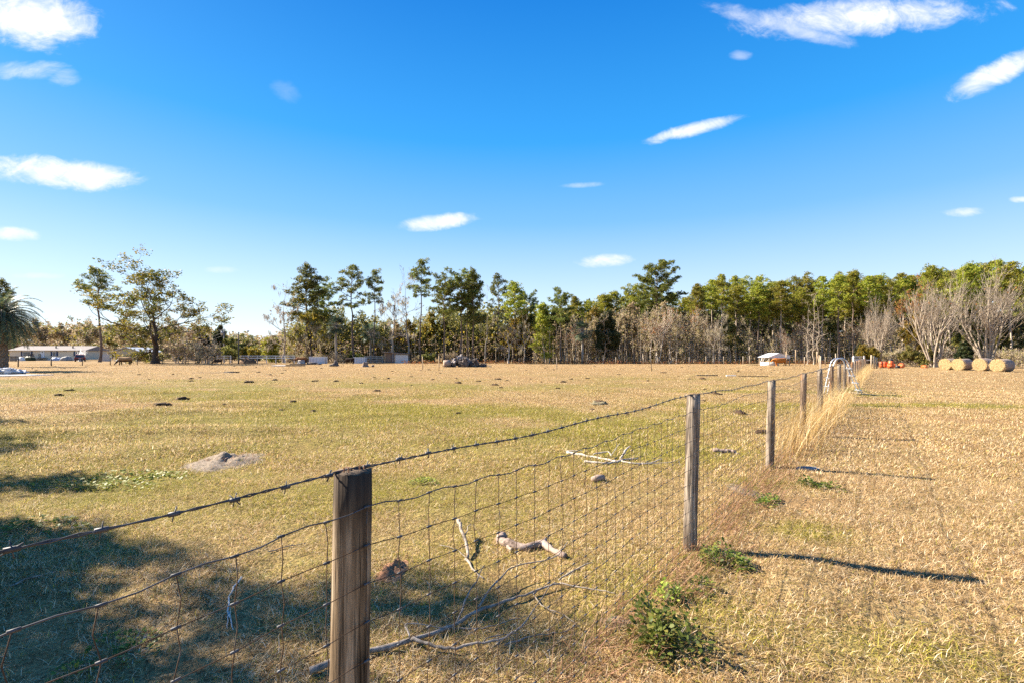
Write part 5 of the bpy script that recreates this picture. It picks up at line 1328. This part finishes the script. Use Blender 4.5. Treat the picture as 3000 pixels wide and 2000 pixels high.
kind('pine_sapling', pine(10, 5, .05, 1.5, 34, 'cone', .07, 8, tuft=.3), bark_pine, [needles_bright])
kind('oak_big', decid(11, 22, .62, dict(kids=(6, 5, 4, 3), ang=.85, len=.62, curl=.01, wob=.2, rmin=.02), 4, .25, 10, 1.45, 10, .25, .8, 1.0, 110, .03, mossL=1.0, lowmoss=True), bark_dark, [oak_leaf, moss_mat])
kind('mossy_tree', decid(12, 15, .30, dict(kids=(5, 4, 3), ang=.7, len=.6), 4, .3, 8, .8, 9, .24, .7, .5, 190, mossL=1.3, lowmoss=True), bark_dark, [yellow_leaf, moss_mat])
kind('mossy_oak', decid(13, 14, .34, dict(kids=(5, 4, 3), ang=.75, len=.6), 4, .25, 9, 1.0, 11, .26, .8, .85, 130, mossL=1.2), bark_dark, [olive_leaf, moss_mat])
kind('bare_mossy', decid(14, 16, .28, dict(kids=(5, 4, 3), ang=.7, len=.6, rmin=.016), 4, .3, 8, .75, 3, .2, .5, .12, 70, mossL=.8), bark_tan, [tan_leaf, moss_mat])
kind('bare_tall', decid(15, 20, .22, dict(kids=(5, 4, 3), ang=.55, len=.55, rmin=.016, curl=.06), 4, .45, 7, .62, 2, .2, .4, .08), bark_grey, [tan_leaf])
kind('twig_tree', decid(16, 13, .16, dict(kids=(6, 5, 4), ang=.6, len=.58, rmin=.018, curl=.06), 4, .3, 8, .62, 2, .20, .5, .22), twig_mat, [tan_leaf])
kind('twig_tree_b', decid(17, 12, .14, dict(kids=(6, 5, 4), ang=.5, len=.6, rmin=.018, curl=.08), 4, .3, 8, .55, 2, .2, .5, .1, stems=3), twig_mat, [rust_leaf])
kind('stem_cluster', decid(18, 16, .15, dict(kids=(5, 5, 4), ang=.40, len=.58, rmin=.018, curl=.08, wob=.08, taper=.5), 3, stems=14, spread=.6, leafy=.02, K=1, leaf=.2), bark_pale, [rust_leaf])
kind('stem_cluster_b', decid(19, 16, .15, dict(kids=(5, 5, 4), ang=.38, len=.58, rmin=.018, curl=.09, wob=.08, taper=.5), 3, stems=12, spread=.5, leafy=.02, K=1, leaf=.2), bark_pale, [rust_leaf])
kind('dead_tree', decid(20, 17, .17, dict(kids=(4, 4, 3), ang=.9, len=.5, rmin=.022, curl=.0), 3, .25, 14, .42, 1, .15, .3, .02), bark_pale, [tan_leaf])
kind('leafy_mid', decid(21, 10, .2, dict(kids=(5, 4, 3), ang=.75, len=.6), 4, .2, 9, 1.0, 12, .24, .7, .9), bark_dark, [olive_leaf])
kind('leafy_dark', decid(22, 10, .22, dict(kids=(5, 4, 4), ang=.75, len=.6), 4, .15, 10, 1.0, 14, .24, .7, 1.0), bark_dark, [dark_leaf])
kind('leafy_yellow', decid(23, 11, .18, dict(kids=(5, 4, 3), ang=.7, len=.6), 4, .25, 9, .9, 11, .24, .7, .9), bark_grey, [yellow_leaf])
kind('leafy_rust', decid(24, 15, .2, dict(kids=(5, 4, 3), ang=.6, len=.58), 4, .35, 8, .8, 4, .22, .6, .7), bark_grey, [rust_leaf])
kind('tan_wood', decid(25, 11, .2, dict(kids=(6, 4, 3), ang=.7, len=.6, rmin=.02), 4, .22, 9, .95, 8, .26, .8, .7), bark_tan, [tan_leaf])
kind('tan_wood_b', decid(26, 11, .22, dict(kids=(6, 4, 3), ang=.6, len=.6, rmin=.02), 4, .28, 8, .85, 9, .26, .8, .7), bark_tan, [olive_leaf])
kind('shade_oak', decid(31, 10, .3, dict(kids=(5, 4, 4), ang=.75, len=.6), 4, .3, 9, .75, 16, .10, .5, .9), bark_dark, [oak_leaf])
kind('shade_thin', decid(32, 10, .3, dict(kids=(5, 4, 4), ang=.75, len=.6), 4, .3, 9, .75, 9, .10, .45, .3), bark_dark, [oak_leaf])
kind('bush_olive', decid(27, 4, .05, dict(kids=(5, 4, 3), ang=.6, len=.6), 3, stems=9, spread=1.5, K=9, leaf=.16, cl=.35), bark_dark, [olive_leaf])
kind('bush_yellow', decid(28, 4, .05, dict(kids=(5, 4, 3), ang=.6, len=.6), 3, stems=9, spread=1.3, K=9, leaf=.16, cl=.35), bark_dark, [yellow_leaf])
kind('bush_twig', decid(29, 4, .06, dict(kids=(5, 4, 3), ang=.7, len=.6, rmin=.014), 3, stems=8, spread=1.5, K=3, leaf=.14, cl=.35, leafy=.35, moss=30, mossL=.7), bark_tan, [tan_leaf, moss_mat])

def cabbage_palm(key, seed, H, r, nf, fl, mat):
    rg = rnd(seed); nr = np.random.default_rng(seed); mb = MB()
    mb.tube([(0, 0, -.1), (.05, 0, H * .3), (.0, .05, H * .7), (0, 0, H - .3)], [r * 1.2, r, r, r * 1.05], 12)
    ft = MB(); VV = []
    for i in range(nf):
        az = i * 2.39996; el = 1.35 - 2.35 * (i / nf) + rg.gauss(0, .1)
        d = Vector((math.cos(az) * math.cos(el), math.sin(az) * math.cos(el), math.sin(el))); b = Vector((0, 0, H - .2)); pt = b + d * fl * rg.uniform(.75, 1.05)
        mb.tube([b, b.lerp(pt, .6) + Vector((0, 0, .06)), pt], [.03, .022, .015], 4, 0, False)
        side = d.cross(Vector((0, 0, 1)) if abs(d.z) < .9 else Vector((1, 0, 0))).normalized(); nrm = side.cross(d)
        for k in range(17):
            a = -1.9 + 3.8 * k / 16; L = fl * .75 * (1 - .18 * abs(a)); dd = (d * math.cos(a) + side * math.sin(a)).normalized(); ps = dd.cross(nrm).normalized() * .045
            m1 = pt + dd * L * .55 + nrm * .04; tp = pt + dd * L + Vector((0, 0, -.22 * L)) - nrm * .05
            VV += [pt, m1 + ps, tp, m1 - ps]
    Vv = np.array([tuple(v) for v in VV]); kind(key, (mb, [('crown', Vv, np.arange(len(Vv)).reshape(-1, 4))], H), bark_grey, [mat])
cabbage_palm('palm_cabbage', 1, 6.2, .19, 46, 1.15, palm_dark)
cabbage_palm('palm_cabbage_b', 2, 5.6, .19, 40, 1.3, palm_leaf)
def feather_palm(key, seed, H, r):
    rg = rnd(seed); mb = MB(); n = 16
    for i in range(26):                                   # trunk with old leaf bases
        z = (H - .4) * i / 25
        for j in range(n):
            a = 2 * math.pi * j / n; k = r * (1.12 - .2 * i / 25) * (1 + (.16 if (i + j) % 2 else -.06) + .05 * rg.random())
            mb.v.append((k * math.cos(a), k * math.sin(a), z + (.10 if (i + j) % 2 else 0)))
    for i in range(25):
        for j in range(n): mb.f.append((i * n + j, i * n + (j + 1) % n, (i + 1) * n + (j + 1) % n, (i + 1) * n + j)); mb.m.append(0)
    VV = []; dead = MB()
    for i in range(96):
        az = i * 2.39996; el = 1.45 - 2.0 * (i / 96) ** .8; L = rg.uniform(3.4, 4.3)
        d = Vector((math.cos(az) * math.cos(el), math.sin(az) * math.cos(el), math.sin(el))); p = Vector((0, 0, H - .3)) + d * .3; pts = [p]
        for q in range(11):
            d = (d + Vector((0, 0, -.125 - .012 * q))).normalized(); pts.append(pts[-1] + d * L / 11)
        mb.tube(pts, [.05 - .004 * q for q in range(12)], 4, 0, False)
        for q in range(1, 12):
            for h in range(3):
                b = pts[q - 1].lerp(pts[q], h / 3); tan = (pts[q] - pts[q - 1]).normalized(); sd_ = tan.cross(Vector((0, 0, 1)))
                sd_ = sd_.normalized() if sd_.length > 1e-3 else Vector((1, 0, 0))
                for sg in (-1, 1):
                    ll = .62 * (1 - .5 * abs(q / 11 - .45)) * rg.uniform(.8, 1.1); dd = (sd_ * sg + tan * .75 + Vector((0, 0, .25))).normalized()
                    w = tan * .05; m1 = b + dd * ll * .5; tp = b + dd * ll + Vector((0, 0, -.16)); VV += [b, m1 + w, tp, m1 - w]
    Vv = np.array([tuple(v) for v in VV]); kind(key, (mb, [('crown', Vv, np.arange(len(Vv)).reshape(-1, 4))], H), mottled('palm_boots', (.06, .045, .035), (.34, .27, .2), 6, .9, bump=.8, bdist=.05), [palm_leaf], False)
feather_palm('palm_feather', 3, 6.4, .46)

# ------------------------------------------------------------------ single trees one can point to: kind, name, label, px, d, top py, widening
T = [
 ('palm_feather', 'palm_tree', 'stout feather palm with arching blue green fronds at the frame edge', 4, 49, 838, 1.0),
 ('pine_full', 'pine_tree', 'dark pine crown rising behind the feather palm', 6, 68, 812, .85),
 ('pine_open', 'pine_tree', 'tall pine with thick bare trunk between mobile home and gabled shed', 292, 112, 780, 1.25),
 ('oak_big', 'oak_tree', 'huge spreading half bare oak with yellowing leaves behind the grazing tan cow', 455, 92, 728, 1.45),
 ('bush_twig', 'bush', 'mossy leaning small bare tree by the dark log right of the huge oak', 528, 92, 985, 1.2),
 ('bush_twig', 'bush', 'thin pale leaning bare sapling beside the calf', 604, 90, 990, .9),
 ('leafy_mid', 'tree', 'rounded olive bush between the two poles', 680, 104, 985, 1.1),
 ('bush_yellow', 'bush', 'low yellow green bush right of the lamp pole', 735, 104, 1012, 1.1),
 ('pine_sapling', 'pine_tree', 'bright green young conifer beside the mossy dead topped tree', 797, 106, 984, 1.25),
 ('bare_mossy', 'tree', 'dead topped mossy tree at the left end of the tall grove', 832, 103, 826, .95),
 ('pine_full', 'pine_tree', 'biggest full crowned pine above the mossy trees', 899, 108, 765, 1.08),
 ('mossy_tree', 'tree', 'yellow leaved tree hung with moss below the biggest pine', 912, 104, 850, 1.0),
 ('pine_umbrella', 'pine_tree', 'shorter dark pine right behind the biggest full pine', 950, 118, 812, 1.0),
 ('palm_cabbage', 'palm_tree', 'round headed cabbage palm with a pale straight trunk', 985, 96, 922, 1.0),
 ('pine_open', 'pine_tree', 'tall open pine rising right of the round headed palm', 1038, 104, 770, 1.05),
 ('palm_cabbage_b', 'palm_tree', 'dark shaggy palm in shade left of the green roofed house', 1085, 108, 945, 1.1),
 ('pine_slim', 'pine_tree', 'slender pine with small crown left of the lean-to shed', 1096, 104, 784, .85),
 ('bare_mossy', 'tree', 'thin brownish half bare tree behind the lean-to shed', 1150, 106, 786, .9),
 ('bare_tall', 'tree', 'tall bare forked tree right behind the lean-to shed', 1198, 100, 770, 1.1),
 ('pine_slim', 'pine_tree', 'highest slender pine, its small crown above the bare forked tree', 1232, 104, 753, .95),
 ('pine_umbrella', 'pine_tree', 'flat topped pine just right of the highest slender pine', 1302, 98, 794, 1.0),
 ('pine_umbrella', 'pine_tree', 'broad topped pine directly over the debris pile', 1350, 98, 776, 1.0),
 ('pine_full', 'pine_tree', 'dark straight pine just right of the broad topped pine', 1386, 98, 778, .72),
 ('pine_slim', 'pine_tree', 'thin dark pine trunk behind the debris pile with sparse crown', 1371, 104, 800, .8),
 ('bare_tall', 'tree', 'grey bare tree between the dark pine and the bright green pine', 1421, 104, 826, .9),
 ('pine_open', 'pine_tree', 'dark pine peeping above the grey bare tree', 1455, 122, 800, .9),
 ('pine_wood', 'pine_tree', 'bright green bushy pine above the mossy grey trees', 1505, 112, 818, 1.15),
 ('pine_umbrella', 'pine_tree', 'dark pine behind the right shoulder of the bright bushy pine', 1545, 122, 842, .9),
 ('bare_mossy', 'tree', 'grey twisted mossy tree in front of the bright bushy pine', 1490, 97, 905, 1.1),
 ('bare_mossy', 'tree', 'smaller grey mossy tree left of the young green pine', 1536, 99, 900, .8),
 ('pine_young', 'pine_tree', 'dense young green pine with foliage almost to the ground', 1590, 101, 882, 1.0),
 ('pine_umbrella', 'pine_tree', 'solitary flat crowned pine right of the young dense pine', 1643, 97, 836, .92),
 ('pine_wood', 'pine_tree', 'small dark pine behind the solitary flat crowned pine', 1684, 122, 862, .8),
 ('palm_cabbage_b', 'palm_tree', 'dark cabbage palm at the wood edge before the yellow tree', 1706, 96, 938, 1.05),
 ('leafy_yellow', 'tree', 'yellow leaved tree above the dark evergreen oak', 1738, 106, 893, 1.0),
 ('leafy_dark', 'oak_tree', 'dark evergreen oak at the wood edge right of the cabbage palm', 1772, 97, 905, .9),
 ('pine_layered', 'pine_tree', 'tallest layered pine standing far above the tan bare woods', 1921, 112, 755, 1.0),
 ('dead_tree', 'dead_tree', 'pale dead tree with many short side branches, left of three', 2366, 84, 862, .8),
 ('dead_tree', 'dead_tree', 'pale dead tree, tallest and middle of three', 2385, 83, 835, .85),
 ('dead_tree', 'dead_tree', 'pale dead tree, right of three by the feeder poles', 2402, 82, 850, .9),
 ('leafy_dark', 'bush', 'dark green bush behind the white gate', 2512, 74, 1003, .8),
 ('bush_yellow', 'bush', 'yellow green bush at the foot of the smallest pale stem cluster', 2540, 70, 1005, .7),
 ('stem_cluster_b', 'bare_tree', 'smallest cluster of pale bare stems behind the orange drums', 2572, 70, 852, 1.05),
 ('stem_cluster', 'bare_tree', 'wide fan of pale bare stems left of the hay bales', 2735, 64, 765, 1.15),
 ('stem_cluster_b', 'bare_tree', 'tall cluster of pale bare stems behind the hay bales', 2892, 64, 755, 1.2),
 ('leafy_rust', 'tree', 'rust orange leaved tree behind the wide pale stem fan', 2672, 84, 800, .9),
 ('leafy_dark', 'bush', 'dark evergreen bush between the pale stems and the bales', 2830, 66, 1000, 1.2),
 ('bush_olive', 'bush', 'olive bush under the wide fan of pale stems', 2690, 66, 1010, 1.3),
]
for (k, nm, lb, px, d, ty, wd) in T:
    plant(k, nm, lb, {'palm_tree': 'palm', 'pine_tree': 'pine tree', 'oak_tree': 'oak tree', 'bush': 'bush'}.get(nm, 'tree'), px, d, ty, wd)
# ------------------------------------------------------------------ trees of the woods that look alike
rgt = rnd(101)
def row(n, px0, px1, d0, d1, kinds, top, jit, name, label, group, wide=(.85, 1.15)):
    for i in range(n):
        px = px0 + (px1 - px0) * (i + rgt.uniform(.1, .9)) / n; d = rgt.uniform(d0, d1)
        ty = top(px) if callable(top) else top
        plant(rgt.choice(kinds), name, label, 'pine tree' if 'pine' in name else 'tree', px, d, ty + rgt.uniform(-jit * .4, jit), rgt.uniform(*wide), group=group, rz=rgt.uniform(0, 6.28))
def prof(*pts):
    xs, ys = [p[0] for p in pts], [p[1] for p in pts]; return lambda px: float(np.interp(px, xs, ys))
# left far woods behind the home, dim and tan
row(15, -60, 600, 165, 200, ['tan_wood', 'tan_wood', 'twig_tree', 'tan_wood_b'], prof((-60, 930), (150, 925), (300, 930), (520, 935), (600, 955)), 20, 'tree', 'tan winter tree in the woods behind the mobile home', 'tan winter trees behind the home', (1.0, 1.35))
row(9, 560, 860, 190, 230, ['tan_wood_b', 'leafy_dark', 'tan_wood'], prof((560, 950), (640, 955), (760, 982), (860, 965)), 14, 'tree', 'distant dull tree closing the gap between oak and grove', 'distant trees in the gap', (1.1, 1.5))
row(2, 625, 660, 170, 180, ['leafy_dark'], 952, 6, 'tree', 'distant dark evergreen behind the transformer pole', 'distant dark evergreens', (.7, .8))
# middle grove understory
row(14, 840, 1330, 112, 135, ['mossy_oak', 'leafy_mid', 'tan_wood', 'leafy_yellow', 'mossy_oak'], prof((840, 925), (1000, 900), (1160, 920), (1330, 910)), 30, 'tree', 'moss hung broadleaf tree below the tall grove pines', 'broadleaf trees under the grove pines', (.9, 1.3))
row(9, 1300, 1720, 104, 130, ['mossy_oak', 'tan_wood', 'bare_mossy', 'leafy_yellow', 'leafy_mid'], prof((1300, 900), (1500, 905), (1720, 905)), 25, 'tree', 'mixed mossy tree in the woods behind the debris pile', 'mixed trees behind the debris pile', (.9, 1.2))
# tan twiggy wood edge
row(26, 1680, 2110, 93, 112, ['twig_tree', 'twig_tree_b', 'twig_tree', 'tan_wood', 'bare_mossy'], prof((1680, 925), (1780, 905), (1850, 885), (2000, 890), (2110, 920)), 22, 'bare_tree', 'slim tan leafless tree of the bare thicket at the wood edge', 'leafless trees of the bare thicket', (.75, 1.05))
row(8, 1700, 2040, 118, 135, ['pine_wood', 'pine_wood_wide'], prof((1700, 872), (1760, 868), (1850, 828), (1900, 838), (1965, 850), (2040, 862)), 12, 'pine_tree', 'green pine crown showing above the bare thicket', 'pines behind the bare thicket', (1.0, 1.25))
# right pine woods: front trunks and rows behind
pr_ = prof((2000, 862), (2040, 838), (2110, 808), (2250, 818), (2320, 832), (2400, 795), (2450, 783), (2520, 795), (2600, 793), (2700, 785), (2800, 760), (2870, 768), (2930, 762), (2990, 775), (3060, 790))
row(20, 2020, 3050, 94, 104, ['pine_wood', 'pine_wood_slim', 'pine_wood_wide', 'pine_wood_slim'], pr_, 26, 'pine_tree', 'tall straight pine in the front rank of the pine woods', 'front rank pines of the woods', (.9, 1.15))
row(22, 2030, 3080, 108, 122, ['pine_wood', 'pine_wood_slim', 'pine_wood_wide'], pr_, 30, 'pine_tree', 'tall pine deeper inside the pine woods', 'inner pines of the woods', (.95, 1.2))
row(16, 2020, 3080, 126, 145, ['pine_wood', 'pine_wood_wide'], lambda p: pr_(p) + 14, 24, 'pine_tree', 'far pine at the back of the pine woods', 'back pines of the woods', (1.1, 1.4))
row(22, 2060, 2560, 92, 110, ['twig_tree', 'twig_tree_b', 'bare_tall', 'leafy_mid'], 930, 45, 'bare_tree', 'thin bare understory tree among the pine trunks', 'bare understory among the pines', (.6, .9))
row(10, 2600, 3080, 78, 98, ['leafy_mid', 'twig_tree', 'leafy_dark', 'leafy_yellow', 'twig_tree'], 930, 60, 'tree', 'mixed understory tree behind the pale bare stems', 'understory behind the pale stems', (.8, 1.1))
row(14, 2560, 3060, 68, 80, ['bush_twig', 'bush_twig', 'bush_olive', 'bush_twig'], 1012, 16, 'bush', 'scrubby bush at the field edge behind drums and bales', 'scrub at the field edge', (1.0, 1.5))
row(12, 830, 1320, 101, 110, ['bush_twig', 'bush_olive', 'bush_twig'], 1028, 10, 'bush', 'dry scrubby bush at the foot of the tall grove', 'scrub at the grove foot', (1.0, 1.5))
row(16, 420, 860, 122, 150, ['bush_olive', 'bush_twig', 'bush_olive'], 1008, 14, 'bush', 'dull scrubby bush behind the dark post fence', 'scrub behind the post fence', (1.0, 1.6))
# shade oaks beside the pasture whose shadows reach the grass
for i, (x, y, h, wd) in enumerate(((-12.7, 5.7, 9.5, .95), (-9.9, 4.9, 6.9, 1.1), (-18.6, 12.4, 8.5, .8), (-24, 15.5, 10, .9), (-8.6, 4.1, 5.0, 1.0), (-20.5, 10.6, 7.5, .9))):
    plant('shade_thin' if i in (3, 5) else 'shade_oak', 'oak_tree', 'leafy shade oak standing beside the pasture, its shadow on the grass', 'oak tree', 0, 1, 0, wd, rz=i * 1.3, group='shade oaks beside the pasture', xy=(x, y), height=h, base=-.1)
# ------------------------------------------------------------------ brush and deep woods that read as one mass
def mass(name, label, px0, px1, d0, d1, top, n, size, mat, seed, low=0.0, stems=0, smat=None, power=1.0):
    rg = np.random.default_rng(seed); px = rg.uniform(px0, px1, n); d = rg.uniform(d0, d1, n)
    tz = np.array([Z(top(p), q) for p, q in zip(px, d)]) * (.62 + .5 * vnoise(px * .05, d * .12, 1.0, seed))
    z = low + (tz - low) * rg.uniform(0, 1, n) ** power
    keep = vnoise(px * .11, z * .55 + d * .1, 1.0, seed + 5) > .16
    c = np.stack([(px - 1500) / F * d, d, z], 1)[keep]
    Vv, Fc = leaf_quads(c, 4, .55, size, rg)
    o = link(name, npmesh(name, Vv, Fc, mat)); tag(o, label, 'woodland', kind='stuff')
    if stems:
        mb = MB(); r_ = rnd(seed)
        for i in range(stems):
            p = r_.uniform(px0, px1); q = r_.uniform(d0, d1); h = Z(top(p), q) * r_.uniform(.4, 1.0); x = X(p, q); a = r_.gauss(0, .05); rr = r_.uniform(.025, .085)
            mb.tube([(x, q, -.1), (x + a * h * .5 + r_.gauss(0, .1), q, h * .5), (x + a * h, q, h)], [rr, rr * .75, rr * .3], 4, 0, False)
        o = mb.build(name + '_stems', smat, None, True); tag(o, 'slender crowded stems of the ' + label.split(' of ')[-1], 'woodland', kind='stuff')
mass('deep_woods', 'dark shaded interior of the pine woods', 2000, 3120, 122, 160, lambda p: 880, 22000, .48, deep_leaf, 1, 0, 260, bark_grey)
mass('understory', 'low brush between the trunks of the pine woods', 2000, 3100, 96, 116, lambda p: 975, 5200, .18, tan_leaf, 2, 0, 460, bark_tan)
mass('bare_thicket', 'crowded brush of the tan bare thicket', 1560, 2110, 97, 118, prof((1560, 960), (1700, 930), (1850, 905), (2110, 940)), 3600, .17, tan_leaf, 3, 0, 420, bark_tan)
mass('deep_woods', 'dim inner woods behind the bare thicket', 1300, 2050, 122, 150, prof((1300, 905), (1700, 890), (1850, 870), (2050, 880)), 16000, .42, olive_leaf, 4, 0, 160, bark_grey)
mass('grove_brush', 'dry brush and saplings of the tall grove', 820, 1600, 108, 128, prof((820, 1000), (1000, 985), (1600, 970)), 4200, .18, tan_leaf, 5, 0, 330, bark_tan)
mass('grove_woods', 'olive and yellow middle storey of the tall grove', 830, 1420, 114, 134, prof((830, 950), (900, 915), (1000, 905), (1150, 930), (1280, 905), (1420, 900)), 9000, .30, olive_leaf, 15, 1.0, 60, bark_tan)
mass('grove_woods', 'yellowing leaves scattered through the tall grove', 840, 1760, 106, 124, prof((840, 940), (1000, 930), (1150, 950), (1760, 930)), 1500, .22, yellow_leaf, 16, 2.0)
mass('far_woods', 'hazy far woods behind the mobile home', -80, 900, 205, 250, prof((-80, 945), (300, 945), (560, 952), (640, 965), (760, 986), (900, 960)), 15000, .5, tan_leaf, 6, 0, 90, bark_grey)
mass('leaf_litter', 'brown leaf litter and low dead brush of the wood edge', 1180, 3050, 88, 99, lambda p: 1058, 2600, .12, rust_leaf, 7)
